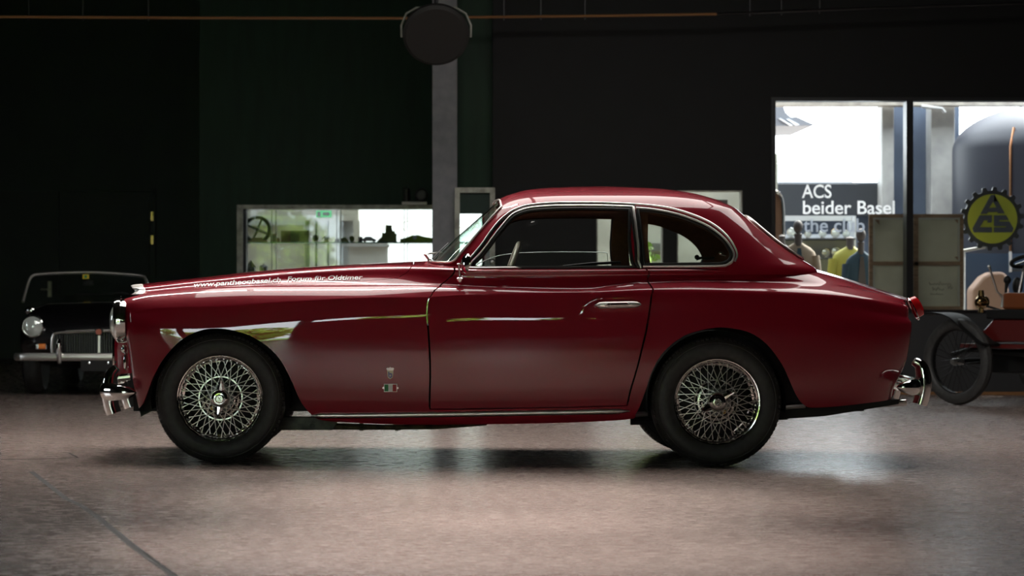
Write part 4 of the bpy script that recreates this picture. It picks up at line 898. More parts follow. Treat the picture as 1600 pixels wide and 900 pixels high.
sub(MB().tube([P(1200,195,20),(P(1200,0,20).x,20,-.3)],.06,8).build('canopy_post', m_roof), cn)
mb = MB(); mb.box((wx0,YW+.23,-.2),(wx1,YW+.62,P(0,484.4,YW+.35).z)); struct(mb.build('window_ledge', m_lower, smooth=False))
# shelving with lamps
m_shelf = mat('white_shelf', (.62,.65,.68), .5)
sh = thing('display_shelf', 'white shop display shelf behind the mannequins, loaded with bright lamps', 'shelf', P(1270,560,13.7))
sub(MB().pbox(1203,337,1337,345,13.7,13.75).pbox(1203,366,1337,560,13.95,14.0).build('back_panel', m_shelf, None, smooth=False), sh)
for y in (372,402,432): sub(MB().pbox(1203,y,1337,y+2.4,13.5,13.95).build('shelf_board', m_board, None, smooth=False), sh)
for y0 in (1204,1335): sub(MB().pbox(y0,338,y0+2.5,601,13.55,13.95).build('upright', m_shelf, None, smooth=False), sh)
m_brass = mat('polished_brass', (.62,.42,.18), .15, 1)
k = 0; words = ['leftmost','second from left','third from left','fourth from left','fifth from left','rightmost']
for row,(yy,rowname) in enumerate(((372,'upper'),(402,'lower'))):
    for i,x in enumerate((1218,1236,1262,1285,1305,1322) if row == 0 else (1290,1306)):
        r = (6.5,7.5,5.5,6,7,6)[i]*.00675*1.02; c = P(x,yy,13.7); c.z += r*1.12
        t = thing('vintage_lamp', ('%s of the shiny vintage lamps on the upper white shop shelf' % words[i]) if row == 0 else ('%s of the two shiny lamps low on the white shop shelf' % ('left','right')[i]), 'lamp', (c.x,c.y,P(0,yy,13.7).z), 'vintage lamps on the shop shelf')
        z = c.z-P(0,yy,13.7).z
        MB().lathe([(r*.3,r*.75),(r*.7,r*.45),(r*.95,-.02),(r,-r*.25),(r*.93,-r*.35)],(0,0,z),'Y',20).build('lamp_shell','chrome' if i%2 else m_brass,t)
        MB().lathe([(r*.92,-r*.3),(r*.5,-r*.42),(.0005,-r*.46)],(0,0,z),'Y',20).build('lamp_lens','lamp_glass',t)
        MB().lathe([(r*.55,0),(r*.55,.012),(r*.2,.02),(r*.16,z-r*.9)],(0,0,0),'Z',16).build('lamp_foot','brushed',t)
# mannequin busts wearing jackets
def bust(px, top, Y, wpx, mt, mneck, label, lapel=None, head=False):
    s = S*(D+Y)/D; c = P(px,top,Y); t = thing('mannequin', label, 'mannequin', (c.x,c.y,fz)); base = Vector((c.x,c.y,fz)); w = wpx*s/2; H = c.z-fz
    prof = [(-1.0,.72,.40),(-.75,.80,.45),(-.5,.88,.47),(-.28,.98,.46),(-.12,.99,.40),(-.03,.90,.33),(.04,.66,.26),(.09,.36,.19),(.12,.22,.16)]
    mb = MB(); n = 24; vs = []
    for z,a,b in prof:
        for q in range(n): ang = 2*PI*q/n; vs.append((w*a*math.copysign(abs(math.cos(ang))**.8,math.cos(ang)), .55*w*b*2*math.sin(ang)*.8, H-.16+z*.62))
    mb.add(vs, [(i*n+q,i*n+(q+1)%n,(i+1)*n+(q+1)%n,(i+1)*n+q) for i in range(len(prof)-1) for q in range(n)]+[tuple(range(n))[::-1]])
    mb.build('jacket', mt, t)
    for sx in (-1,1): MB().tube([(sx*w*.86,0,H-.22),(sx*w*1.02,-.02,H-.42),(sx*w*1.0,-.05,H-.72)],[.075*w/.25,.065*w/.25,.05*w/.25],12).build('sleeve', mt, t)
    MB().lathe([(.22*w,H-.12),(.20*w,H-.03),(.23*w,H),(.12*w,H+.012),(.001,H+.014)],(0,0,0),'Z',18).build('neck', mneck, t)
    if head: MB().ball((0,0,H+.075),.058,(.85,1,1.15)).build('finial_head', mneck, t)
    if lapel: MB().prism([(-.1*w,H-.14),(.1*w,H-.14),(.36*w,H-.62),(-.36*w,H-.62)], -.46*w, -.42*w).build('shirt_front', lapel, t, smooth=False)
    MB().tube([(0,0,0.015),(0,0,H-.75)],.018,10).lathe([(.16,0.0),(.16,.012),(.02,.03)],(0,0,0),'Z',20).build('stand', m_bframe, t)
m_tanj = mat('tan_wool', (.15,.115,.08), .8); m_navy = mat('navy_wool', (.012,.035,.06), .8); m_yel = mat('yellow_rain_jacket', (.22,.21,.02), .6); m_taupe = mat('taupe_wool', (.045,.038,.038), .8); m_greyj = mat('grey_wool', (.14,.15,.17), .8)
bust(1247,366,12.2,58,m_tanj,m_taupe,'mannequin in an open tan jacket over navy, leftmost behind the window','navy' and m_navy,True)
bust(1222,369,12.7,46,m_greyj,m_taupe,'mannequin in a grey jacket, half hidden behind the tan one at the window edge')
bust(1328,372,12.7,58,m_yel,m_taupe,'mannequin in a yellow-green rain jacket beside the framed canvas')
bust(1345,379,12.0,50,m_navy,m_taupe,'mannequin in a dark navy coat with taupe collar, right in front of the yellow one',m_taupe,True)
# brown armchair-like arch with chrome rim at the left window edge
ar = thing('arched_mirror', 'tall arched chrome-rimmed mirror with brown backing at the left window edge', 'mirror', (P(1208,0,12.9).x,12.9,fz))
ac = [P(1196,380,12.9),P(1197,320,12.9),P(1203,303,12.9),P(1211,298,12.9),P(1219,306,12.9),P(1223,325,12.9),P(1224,380,12.9)]
acw = [Vector(p) for p in dens(np.array([tuple(p) for p in ac]),.02)]
sub(MB().tube(acw,.02,8).build('mirror_rim','chrome'), ar); sub(MB().prism([(p.x,p.z) for p in acw],12.91,12.95).build('mirror_back', mat('brown_wood',(.10,.05,.025),.5), None, smooth=False), ar)
sub(MB().tube([(P(1199,0,12.9).x,12.93,fz),(P(1199,0,12.9).x,12.93,P(0,378,12.9).z)],.02,8).build('mirror_leg','chrome'), ar)
sub(MB().tube([(P(1221,0,12.9).x,12.93,fz),(P(1221,0,12.9).x,12.93,P(0,378,12.9).z)],.02,8).build('mirror_leg','chrome'), ar)
# stretched canvas seen from the back, leaning inside the window
m_wood = noisy(mat('stretcher_wood', (.20,.12,.065), .6), (.16,.095,.05), (.26,.16,.09), 9, stretch=(1,1,6)); m_canvas = noisy(mat('raw_canvas', (.40,.37,.27), .8), (.35,.33,.24), (.45,.42,.31), 3)
cv = thing('framed_canvas', 'large canvas seen from behind with wooden stretcher bars, standing inside the window', 'picture', P(1431,484,YW+.35))
Yc_ = YW+.35
sub(MB().pbox(1364,340,1500,483,Yc_+.012,Yc_+.02).build('canvas', m_canvas, None, smooth=False), cv)
for q in ((1358,334.5,1505,340),(1358,478.5,1505,484.5),(1358,340,1364,478.5),(1500,340,1505.5,478.5)): sub(MB().pbox(*q,Yc_-.012,Yc_+.02).build('frame_bar', m_wood, None, smooth=False), cv)
for q in ((1364,408.5,1500,414.5),(1428,340,1435,478.5)): sub(MB().pbox(*q,Yc_-.006,Yc_+.012).build('stretcher_bar', m_wood, None, smooth=False), cv)
m_palew = mat('pale_frame_edge', (.36,.36,.30), .6)
for q in ((1364,340,1367,478.5),(1497,340,1500,478.5),(1367,340,1497,343)): sub(MB().pbox(*q,Yc_-.004,Yc_+.012).build('canvas_fold', m_palew, None, smooth=False), cv)
m_ink = mat('dark_ink', (.05,.05,.045), .7)
def scrib(x0, x1, y, amp, n, seed):
    r = np.random.default_rng(seed); pts = [P(x0+(x1-x0)*i/n, y+amp*math.sin(i*2.1)*r.uniform(.4,1.1)-(amp*1.6 if i in (0,n//2) else 0), Yc_+.010) for i in range(n+1)]
    return sub(MB().tube(pts,.0022,5).build('handwriting', m_ink, None), cv)
scrib(1452,1486,444,2.2,22,1); scrib(1457,1475,452.5,2.6,12,2); scrib(1454,1474,460,1.1,16,3); scrib(1481,1489,450,2.5,6,4)
for q in ((1494.5,345),(1371,346),(1496,404)): sub(MB().prism(pz([(q[0]-4,q[1]-3),(q[0]+3,q[1]-3),(q[0]+3,q[1]+5)],Yc_),Yc_-.003,Yc_+.012).build('corner_wedge', m_wood, None, smooth=False), cv)
# dark blue dome and the gear sign
m_navyp = mat('navy_lacquer', (.010,.012,.024), .5, 0, 0)
dm = thing('domed_tank', 'huge dark blue round-topped tank behind the gear sign', 'tank', (P(1640,0,13.6).x,13.6,fz))
sD = S*(D+13.6)/D; rd = 149*sD; zt_ = P(0,164,13.6).z-fz; zs = P(0,236,13.6).z-fz
prof = [(rd,0.0),(rd,zs*.5),(rd,zs)]+[(rd*math.cos(a),zs+(zt_-zs)*math.sin(a)) for a in np.linspace(.08,PI/2-.01,14)]
MB().lathe(prof,(0,0,0),'Z',64).build('tank_shell', m_navyp, dm)
MB().tube([(-.60*rd-.0,-.80*rd-.012,zs*.55),(-.60*rd,-.80*rd-.012,zs),(-.55*rd,-.73*rd-.02,zs+(zt_-zs)*.4)],.012,6).build('copper_seam', mat('copper',(.45,.22,.12),.3,1), dm)
gs = thing('gear_sign', 'round gear-shaped club sign with yellow disc and dark letters, behind the right pane', 'sign', P(1551,392,11.25))
Yg = 11.25; s_g = S*(D+Yg)/D; gc = P(1550.5,342,Yg); nT = 18; poly = []
for i in range(nT):
    a0 = 2*PI*(i+.0)/nT+.09
    for da, rr_ in ((-.5,44),(-.27,44.5),(-.20,48.5),(-.13,50),(.13,50),(.20,48.5),(.27,44.5)):
        a = a0+da*2*PI/nT; poly.append((gc.x+rr_*s_g*math.cos(a), gc.z+rr_*s_g*math.sin(a)))
m_gear = mat('gunmetal_gear', (.055,.056,.06), .4, .3); m_gy = mat('yellow_sign', (.42,.44,.04), .5); m_gl = mat('gunmetal_letter', (.07,.075,.09), .45)
sub(MB().prism(poly, Yg, Yg+.03).build('gear_disc', m_gear, None, smooth=False), gs)
circ = lambda r,k=48: [(gc.x+r*s_g*math.cos(2*PI*i/k), gc.z+r*s_g*math.sin(2*PI*i/k)) for i in range(k)]
sub(MB().prism(circ(38.6), Yg-.012, Yg-.001).build('yellow_disc', m_gy, None, smooth=False), gs)
gp = lambda l: [(P(1440+x/6.925,270+y/6.925,Yg).x, P(1440+x/6.925,270+y/6.925,Yg).z) for x,y in l]
def letter(l): sub(MB().prism(gp(l), Yg-.024, Yg-.0125).build('sign_letter', m_gl, None, smooth=False), gs)
letter([(745,240),(785,240),(820,310),(770,312),(725,380),(765,378),(765,425),(715,425),(700,445),(632,445)]); letter([(785,240),(893,440),(825,440),(812,425),(764,425),(764,376),(805,375),(770,312),(780,270)])
letter([(625,460),(755,460),(755,530),(745,540),(705,540),(712,515),(670,515),(625,590),(755,590),(755,645),(560,645),(545,605)])
letter([(778,460),(908,460),(938,512),(835,512),(835,527),(945,527),(990,605),(975,645),(778,645),(778,590),(905,590),(912,578),(778,578)])
sub(MB().tube([P(1505,392,Yg+.02),(P(1505,0,Yg).x,Yg+.02,fz)],.02,8).tube([P(1505,392,Yg+.02),P(1540,386,Yg+.02)],.015,8).build('sign_post', m_col), gs)
m_bluep = mat('blue_cabinet', (.035,.065,.12), .5)
cb = thing('blue_cabinet', 'blue cabinet low behind the right pane under the gear sign', 'cabinet', (P(1560,0,12.4).x,12.4,fz))
a_, b_ = P(1508,396,12.4), P(1640,470,12.4)
sub(MB().box((a_.x,12.4,fz),(b_.x,12.46,a_.z)).build('cabinet_body', m_bluep, None, smooth=False), cb)
sub(MB().pbox(1577.5,393,1581,425,12.37,12.40).build('bright_handle', m_shelf, None, smooth=False), cb)
sub(MB().pbox(1582,420,1640,424,12.37,12.40).build('cabinet_rail', m_board, None, smooth=False), cb)
c = P(1551,452,12.0); tt = thing('tan_car_cover', 'tan rounded hood of a covered thing behind the right pane', 'cover', (c.x,12.0,fz))
vs = [P(1520,452,12.0),P(1527,444,12.0),P(1537,432,12.0),P(1549,425.5,12.0),P(1566,424.5,12.0),P(1574,429,12.0),P(1577,452,12.0)]
pr_ = [(p.x,p.z) for p in vs]
sub(MB().prism([(pr_[0][0],fz)]+pr_+[(pr_[-1][0],fz)],12.0,12.3).build('cover_cloth', mat('tan_cloth',(.27,.17,.12),.7), None, bevel=.03, angle=60), tt)

# ================================================================== DISPLAY WINDOW (left of the pillar)
dw = struct(bpy.data.objects.new('window_2', None)); C.objects.link(dw)
MB().pbox(370,320,379,565,YG-.03,YG+.2).pbox(379,320,705,326.5,YG-.03,YG+.2).build('window_frame', m_frame, dw, smooth=False)
MB().pbox(377,326.5,384.5,565,YG+.05,YG+.3).build('reveal', m_lower, dw, smooth=False)
MB().pbox(379,326.5,705,560,YG+.02,YG+.026).build('pane','wglass',dw,smooth=False)
YP = YG+.62
for i,x in enumerate((424,430.5,525.5,532,631,636)): MB().pbox(x,326,x+1.2,560,YP-.25+.5*(i%2),YP-.24+.5*(i%2)).build('shelf_support', m_frame, dw, smooth=False)
shg = MB().pbox(380,378,790,380,YG+.32,YG+.92).build('glass_shelf', mat('green_glass_shelf',(.10,.22,.16),.1), dw, smooth=False)
shl = MB().pbox(380,424,790,427,YG+.32,YG+.92).build('glass_shelf', mat('lower_glass_shelf',(.12,.22,.17),.1), dw, smooth=False)
m_dark = mat('dark_bakelite', (.022,.020,.016), .4); m_brn = mat('brown_card', (.17,.10,.06), .7); m_olive = noisy(mat('olive_patina', (.12,.15,.04), .6), (.07,.09,.02), (.20,.24,.06), 9); m_grey = mat('grey_metal', (.22,.22,.20), .4, .5)
Yo = YG+.5; zsf = P(0,378,YG+.32).z; sO = S*(D+Yo)/D
def on_shelf(px, name, label, cat, group=None, zz=None): return thing(name, label, cat, (P(px,0,Yo).x, Yo, zsf if zz is None else zz), group)
t = on_shelf(402,'old_steering_wheel','old dark four-spoke steering wheel standing at the left end of the glass shelf','steering wheel'); rW = 19*sO
MB().tube([(rW*math.cos(a),0,rW*1.05+rW*math.sin(a)) for a in np.linspace(0,2*PI,41)],.021,8).build('rim', m_dark, t)
for a in (1.15,1.15+PI/2,1.15+PI,1.15+3*PI/2): MB().tube([(0,0,rW*1.05),(rW*math.cos(a),0,rW*1.05+rW*math.sin(a))],[.017,.013],6).build('spoke', m_dark, t)
MB().lathe([(.001,-.03),(.022,-.03),(.028,0),(.001,.01)],(0,0,rW*1.05),'Y',16).build('hub', m_dark, t)
MB().box((-.10,-.05,0),(.11,.05,.022)).box((-.06,-.04,.02),(.06,.04,.05)).build('cradle', m_brn, t, smooth=False)
t = on_shelf(427.5,'lidded_box','small dark lidded box beside the old steering wheel','box'); MB().box((-.033,-.04,0),(.033,.04,.075)).build('box_body', m_dark, t, smooth=False, bevel=.004); MB().box((-.036,-.043,.075),(.036,.043,.09)).build('lid', m_brn, t, smooth=False)
t = on_shelf(435,'brass_block','tiny brass block between the dark box and the brown card','block'); MB().box((-.018,-.03,0),(.018,.03,.042)).lathe([(.012,.04),(.012,.05),(.001,.052)],(0,0,0),'Z',10).build('block_body', m_brn, t, bevel=.003)
t = on_shelf(460,'display_card','wide brown and green picture card on the glass shelf','card')
MB().box((-22*sO,.10,0),(-7*sO,.115,18.5*sO)).build('brown_panel', m_brn, t, smooth=False); MB().box((-7*sO,.10,0),(22*sO,.115,18.5*sO)).build('green_panel', m_olive, t, smooth=False)
MB().box((-22*sO,.115,0),(-20*sO,.2,.05)).box((20*sO,.115,0),(22*sO,.2,.05)).build('card_foot', m_dark, t, smooth=False)
for x,lab,kind in ((493,'round olive-green trophy left of the crowned one','r'),(510,'olive-green crowned trophy beside the round one','c'),(527,'squat dark block near the middle shelf support','b'),(538,'rounded olive casting right of the dark block','l'),(550,'small olive ball-shaped trophy right of the rounded casting','r2'),(563,'short black cylinder at the left of the model car','k'),(577,'pale model car with spiky roofline on the glass shelf','m'),(607,'tall jagged green castle-like trophy on the glass shelf','t'),(648,'long green hill-shaped model at the right end of the shelf','h')):
    t = on_shelf(x,'trophy' if kind not in 'mh' else ('model_car' if kind == 'm' else 'landscape_model'),lab,'trophy' if kind not in 'mh' else 'model')
    if kind[0] == 'r': r = .036 if kind == 'r' else .03; MB().ball((0,0,r+.01),r).build('globe', m_olive, t); MB().lathe([(r*.7,0),(r*.7,.012),(r*.3,.018)],(0,0,0),'Z',14).build('foot', m_olive, t)
    elif kind == 'c': MB().lathe([(.026,0),(.03,.01),(.018,.02),(.024,.045),(.036,.05),(.032,.064),(.001,.066)],(0,0,0),'Z',16).build('cup', m_olive, t); MB().tube([(-.03,0,.03),(-.043,0,.042),(-.03,0,.052)],.005,6).tube([(.03,0,.03),(.043,0,.042),(.03,0,.052)],.005,6).build('handles', m_olive, t, kind='stuff')
    elif kind == 'b': MB().box((-.025,-.03,0),(.025,.03,.035)).build('block_body', m_dark, t, smooth=False, bevel=.004); MB().lathe([(.01,.035),(.01,.045),(.001,.046)],(0,0,0),'Z',10).build('knob', m_dark, t)
    elif kind == 'l': MB().prism([(-.045,0),(.045,0),(.045,.025),(.02,.042),(-.02,.045),(-.045,.03)],-.03,.03).build('casting', m_olive, t, bevel=.004); MB().tube([(-.02,0,.045),(0,0,.055),(.02,0,.042)],.006,6).build('handle', m_olive, t)
    elif kind == 'k': MB().lathe([(.001,0),(.024,0),(.024,.055),(.018,.062),(.001,.062)],(0,0,0),'Z',16).build('barrel', m_dark, t); MB().lathe([(.027,.048),(.027,.056),(.024,.058)],(0,0,0),'Z',16).build('band', m_grey, t)
    elif kind == 'm':
        MB().prism([(-.075,.012),(.075,.012),(.078,.03),(.045,.042),(.02,.062),(-.04,.062),(-.06,.045),(-.078,.04)],-.03,.03).build('model_body', m_pale, t, bevel=.004)
        for wx in (-.05,.05): MB().lathe([(.001,-.033),(.014,-.033),(.014,.033),(.001,.033)],(wx,0,.014),'Y',14).build('model_wheel', m_dark, t)
    elif kind == 't':
        MB().prism([(-.12,0),(.09,0),(.09,.10),(.08,.09),(.06,.13),(.045,.12),(.03,.195),(.025,.185),(-.03,.19),(-.035,.10),(-.07,.11),(-.075,.06),(-.12,.02)],-.03,.04).build('castle', m_olive, t, bevel=.003); MB().box((-.13,-.05,0),(.095,.06,.008)).build('plinth', m_dark, t, smooth=False)
    else:
        m_hill = noisy(mat('bright_green_model',(.20,.32,.03),.7),(.14,.25,.02),(.28,.4,.05),7)
        MB().prism([(-.16,0),(.30,0),(.30,.05),(.2,.045),(.10,.06),(.04,.078),(-.03,.075),(-.09,.05),(-.16,.035)],-.08,.08).build('hill', m_hill, t, bevel=.004); MB().ball((-.0,-.085,.05),.022,(1,.4,1)).build('white_dot', m_shelf, t)
zs2 = P(0,424,YG+.32).z
t = on_shelf(392,'lantern','dark lantern with a pointed roof on the lower glass shelf','lantern',zz=zs2); MB().box((-.045,-.045,0),(.045,.045,.045)).build('lantern_body', m_grey if 0 else m_dark, t, smooth=False); MB().lathe([(.062,.045),(.05,.058),(.012,.108),(.010,.12),(.001,.124)],(0,0,0),'Z',4).build('lantern_roof', m_dark, t)
t = on_shelf(412,'storage_jar','dark lidded jar right of the pointed lantern','jar',zz=zs2); MB().lathe([(.001,0),(.046,0),(.046,.058),(.03,.07),(.001,.072)],(0,0,0),'Z',8).build('jar_body', m_dark, t); MB().lathe([(.008,.07),(.012,.085),(.001,.092)],(0,0,0),'Z',10).build('knob', m_dark, t)
# mirrored lettering on the outer glass
world_text('window_lettering', 'PANTHEON', 602, 770, 361, 344.5, YG+.95, 'vinyl', dw, flip=True, bold=.0)
MB().pbox(379,326.5,790,560,YG+.93,YG+.936).build('pane','dim_film',dw,smooth=False)  # glass tint added to dim the bright yard behind the display
MB().box((ox0-.1,YG+.3,oz1),(xa,YG+1.0,oz1+.06)).build('added_sun_lid', m_lower, dw, smooth=False)  # unseen lid added to keep the sun off the shelf pieces
t = thing('exit_sign','small green and white escape sign hanging in the display window','sign',P(506,328,YG+.75)); o_=t.location
sub(MB().pbox(494,329,518,339.5,YG+.75,YG+.76).build('sign_plate', mat('lit_green_sign',(.05,.5,.16),.5,emit=(.05,.6,.2),es=.8), None, smooth=False), t)
sub(MB().prism(pz([(504,332),(511,332),(511,330.5),(516,334.5),(511,338),(511,336.5),(504,336.5)],YG+.745),YG+.745,YG+.75).build('sign_arrow', M['white_ink'], None, smooth=False), t)
sub(MB().prism(pz([(496,331),(501,331),(501,338.5),(496,338.5)],YG+.745),YG+.745,YG+.75).build('sign_door', M['white_ink'], None, smooth=False), t)
sub(MB().tube([P(506,329,YG+.755),P(506,318,YG+.755)],.004,6).build('sign_rod', m_frame), t)
# little shelf with two dark objects over the frame
ls_ = tag(MB().pbox(628,315,667,318.5,YG-.2,YG-.0).build('wall_shelf', m_white, smooth=False, bevel=.003), 'short white ledge above the display window frame', 'shelf')
zl_ = P(0,315,YG-.2).z
t = thing('owl_figure','small dark upright figure on the white ledge','figurine',(P(635,0,YG-.1).x,YG-.1,zl_)); MB().lathe([(.001,0),(.035,0),(.032,.02),(.038,.06),(.03,.09),(.036,.115),(.032,.14),(.001,.15)],(0,0,0),'Z',16).build('figure_body', m_dark, t); MB().tube([(-.02,0,.14),(-.026,0,.165)],[.01,.003],6).build('ear', m_dark, t); MB().tube([(.02,0,.14),(.026,0,.165)],[.01,.003],6).build('ear', m_dark, t)
t = thing('round_clock','round dark clock-shaped object on the white ledge beside the pillar','clock',(P(658.5,0,YG-.1).x,YG-.1,zl_)); MB().lathe([(.001,-.03),(.055,-.03),(.066,-.02),(.07,0),(.066,.02),(.001,.03)],(0,0,.072),'Y',28).build('clock_case', m_dark, t); MB().lathe([(.04,-.034),(.046,-.031),(.05,-.03)],(0,0,.072),'Y',24).build('clock_rim', m_dark, t)
# --- glazed door panel beside the pillar, and two windows in the black wall
gd = struct(bpy.data.objects.new('door_2', None)); C.objects.link(gd)
Yd_ = YW-.25
for q in ((710.5,293,718.5,612),(765.5,293,773.5,612),(718.5,293,765.5,301),(718.5,604,765.5,612)): MB().pbox(*q,Yd_,Yd_+.06).build('door_frame', m_frame, gd, smooth=False)
MB().pbox(718.5,301,765.5,604,Yd_+.028,Yd_+.034).build('pane','wglass',gd,smooth=False)
MB().pbox(718.5,301,765.5,334,Yd_+.04,Yd_+.05).build('dark_reflection', m_dgreen, gd, smooth=False)  # dark sheet standing in for a reflection in the upper pane
MB().ball(P(769,409,Yd_-.03),.03).build('door_knob','brushed',gd)
m_poster = None
for wn in (6,7):
    x0,x1 = ((932,1036),(1058,1160))[wn-6]; r = struct(bpy.data.objects.new('window_%d' % (wn+2), None)); C.objects.link(r)
    MB().pbox(x0,297.5,x1,500,YW+.08,YW+.086).build('pane','wglass',r,smooth=False)
    for q in ((x0,297.5,x0+2,500),(x1-2,297.5,x1,500),(x0+2,297.5,x1-2,299.5),(x0+2,498,x1-2,500)): MB().pbox(*q,YW-.01,YW+.1).build('window_frame', m_frame, r, smooth=False)
# pale yard wall and shrubs seen through them
m_yard = noisy(mat('mottled_yard_wall', (.42,.41,.34), .8), (.32,.315,.26), (.52,.51,.43), 1.6); m_leaf = noisy(mat('leaves', (.16,.26,.04), .6), (.09,.17,.02), (.30,.42,.07), 4)
yw_ = thing('yard_wall', 'mottled pale yard wall seen through the two windows of the black wall', 'wall', P(1046,600,14.2))
sub(MB().pbox(850,240,1215,640,14.2,14.4).build('wall_panel', m_yard, None, smooth=False), yw_); sub(MB().pbox(1112,312,1137,330,14.15,14.2).build('vent', m_dark, None, smooth=False), yw_); sub(MB().pbox(1000,380,1040,392,14.15,14.2).build('pipe_box', m_grey, None, smooth=False), yw_)
def shrub(px, py, Y, w, h, label, cat='shrub', dens_=520, name='shrub', z0=None, group=None, m=None):
    c = P(px,py,Y); z0 = c.z if z0 is None else z0; t = thing(name, label, cat, (c.x,Y,z0), group)
    r = np.random.default_rng(int(px*7+py)%10000+int(w*10)); mb = MB(); H = h
    for i in range(dens_):
        d = r.normal(size=3); d /= np.linalg.norm(d); rr_ = r.uniform(.55,1)**.5; p = Vector((d[0]*w/2*rr_, d[1]*w/2*rr_*.8, H*.55+d[2]*H*.45*rr_)); sz = r.uniform(.05,.11)*max(.6,min(2.2,w/1.4))
        a = Vector(r.normal(size=3)).normalized(); b = a.cross(Vector(r.normal(size=3))).normalized()
        mb.add([p-a*sz, p-b*sz*.45+a*0.1*sz, p+a*sz, p+b*sz*.45+a*.1*sz], [(0,1,2,3)])
    mb.build('foliage', m or m_leaf, t, smooth=False, kind='stuff'); MB().tube([(0,0,-.02),(.02,0,H*.3),(0,0,H*.6)],[.05*w,.035*w,.01*w],7).build('stem', m_brn, t)
gO = -.24
shrub(1148,430,13.2,.5,1.5,'leafy shrub in front of the yard wall, at the right small window',z0=gO)
shrub(1006,430,13.2,.5,1.75,'leafy shrub in front of the yard wall, at the left small window',z0=gO)
# yard beyond the display window
m_cream = noisy(mat('cream_facade', (.42,.40,.35), .8), (.39,.37,.325), (.45,.43,.38), .8); m_whitef = mat('white_facade', (.5,.5,.5), .7)
fa = thing('cream_house', 'cream facade with white door panels beyond the display window', 'building', P(450,600,21))
sub(MB().pbox(373,250,476,640,21,21.4).build('facade', m_cream, None, smooth=False), fa); sub(MB().pbox(373,345,476,352,20.8,21).build('ledge', m_pale, None, smooth=False), fa)
for a,b in ((484,492),(496,511),(514,529)): sub(MB().pbox(a,344,b,640,20.9,21.0).build('door_panel', m_whitef, None, smooth=False), fa)
sub(MB().pbox(476,250,560,345,21,21.4).build('lintel', m_cream, None, smooth=False), fa); sub(MB().pbox(552,345,562,640,20.9,21.1).build('corner_post', m_cream, None, smooth=False), fa); sub(MB().pbox(476,345,552,640,21.2,21.4).build('inner_wall', m_pale, None, smooth=False), fa)
wv_ = thing('white_wall', 'low white garden wall beyond the right end of the display window', 'wall', P(640,600,24)); sub(MB().pbox(545,384,606,640,19.5,19.8).build('wall_panel', m_whitef, None, smooth=False), wv_); sub(MB().pbox(543,380,608,385,19.4,19.9).build('coping', m_pale, None, smooth=False), wv_)
for i,(x,w,h,Y,lab) in enumerate(((615,1.1,1.4,21.7,'bright green hedge bush right of the white garden wall'),(668,1.1,1.45,20.0,'bright green hedge bush beside the grey pillar'),(745,1.1,1.7,18.0,'green bush behind the glazed door panel'))): shrub(x,500,Y,w,h,lab,z0=gO,dens_=900)
# --- double door in the far wall
dd = struct(bpy.data.objects.new('door_1', None)); C.objects.link(dd)
m_dd = noisy(mat('dark_green_door', (.008,.022,.012), .5), (.007,.019,.010), (.010,.026,.014), 2)
MB().pbox(-40,298,92,640,YD-.05,YD-.01).build('door_leaf', m_dd, dd, smooth=False); MB().pbox(93.5,302,234,640,YD-.05,YD-.01).build('door_leaf', m_dd, dd, smooth=False)
MB().pbox(236,297,243,640,YD-.07,YD-.0).pbox(-40,294,243,298.5,YD-.07,YD).build('door_frame', m_bframe if 0 else m_dgreen, dd, smooth=False)
for y in (331,368): MB().pbox(235.5,y,239.5,y+14,YD-.09,YD-.06).build('hinge', m_brass, dd, smooth=False)
m_ivh = mat('ivory_handle_plate', (.85,.82,.55), .4); hq = P(77.5,0,YD-.06)
MB().pbox(74.5,439.5,80.5,464,YD-.07,YD-.05).build('handle_plate', m_ivh, dd, smooth=False, bevel=.004); MB().tube([P(77.5,452.5,YD-.07),P(77.5,452.5,YD-.12),P(64,452,YD-.12)],.011,8).build('door_handle', m_ivh, dd)
# --- round ceiling loudspeaker on its yoke, and the pipe along the ceiling
Ys = 8.3; c = P(681.5,57,Ys); sS = S*(D+Ys)/D; sp_ = thing('ceiling_loudspeaker', 'round black loudspeaker hanging from the ceiling in a metal yoke', 'loudspeaker', c)
rS = 52*sS; o = MB().lathe([(.001,.0),(rS*.9,-.0),(rS,.02),(rS*1.0,.06),(rS*.8,.16),(rS*.3,.2),(.001,.2)],(0,0,0),'Y',48).build('speaker_case', mat('black_speaker_cloth',(.014,.013,.012),.7), sp_); o.rotation_euler = (math.radians(32),0,0)
MB().tube([(-rS*1.04,.06,-.0),(-rS*1.05,.06,.10),(-rS*.9,.06,.2),(-rS*.6,.06,.25),(rS*.6,.06,.25),(rS*.9,.06,.2),(rS*1.05,.06,.1),(rS*1.04,.06,0)],.009,8).build('yoke', m_frame, sp_)
MB().tube([(0,.06,.25),(0,.06,CEIL-c.z)],.02,8).build('drop_rod', m_bframe, sp_)
for i,(l,lab) in enumerate((([(-40,26),(300,28),(640,28.5)],'thin pale pipe below the ceiling, left of the loudspeaker'),([(730,27),(960,24.5),(1120,22)],'thin pale pipe below the ceiling, right of the loudspeaker'),([(1122,22),(1320,14),(1660,3)],'thin dark pipe rising towards the upper right corner'))):
    t = thing('ceiling_pipe', lab, 'pipe', P(*l[0],YW-.5), 'ceiling pipe runs'); pts = [P(x,y,YW-.5)-t.location for x,y in l]
    MB().tube(pts,.013,8).build('pipe', m_tan if i < 2 else m_bframe, t)
    for f in (.25,.5,.8): p = pts[0].lerp(pts[1],f); MB().tube([p-Vector((0,0,.03)),p+Vector((0,0,CEIL-p.z-t.location.z))],.008,6).build('pipe_hanger', m_bframe, t)
tag(MB().tube([P(-40,-2,YW-.45),P(640,-8,YW-.45)],.02,8).build('cable_tray', m_bframe), 'dark cable conduit at the very top left of the wall', 'conduit') if 0 else None

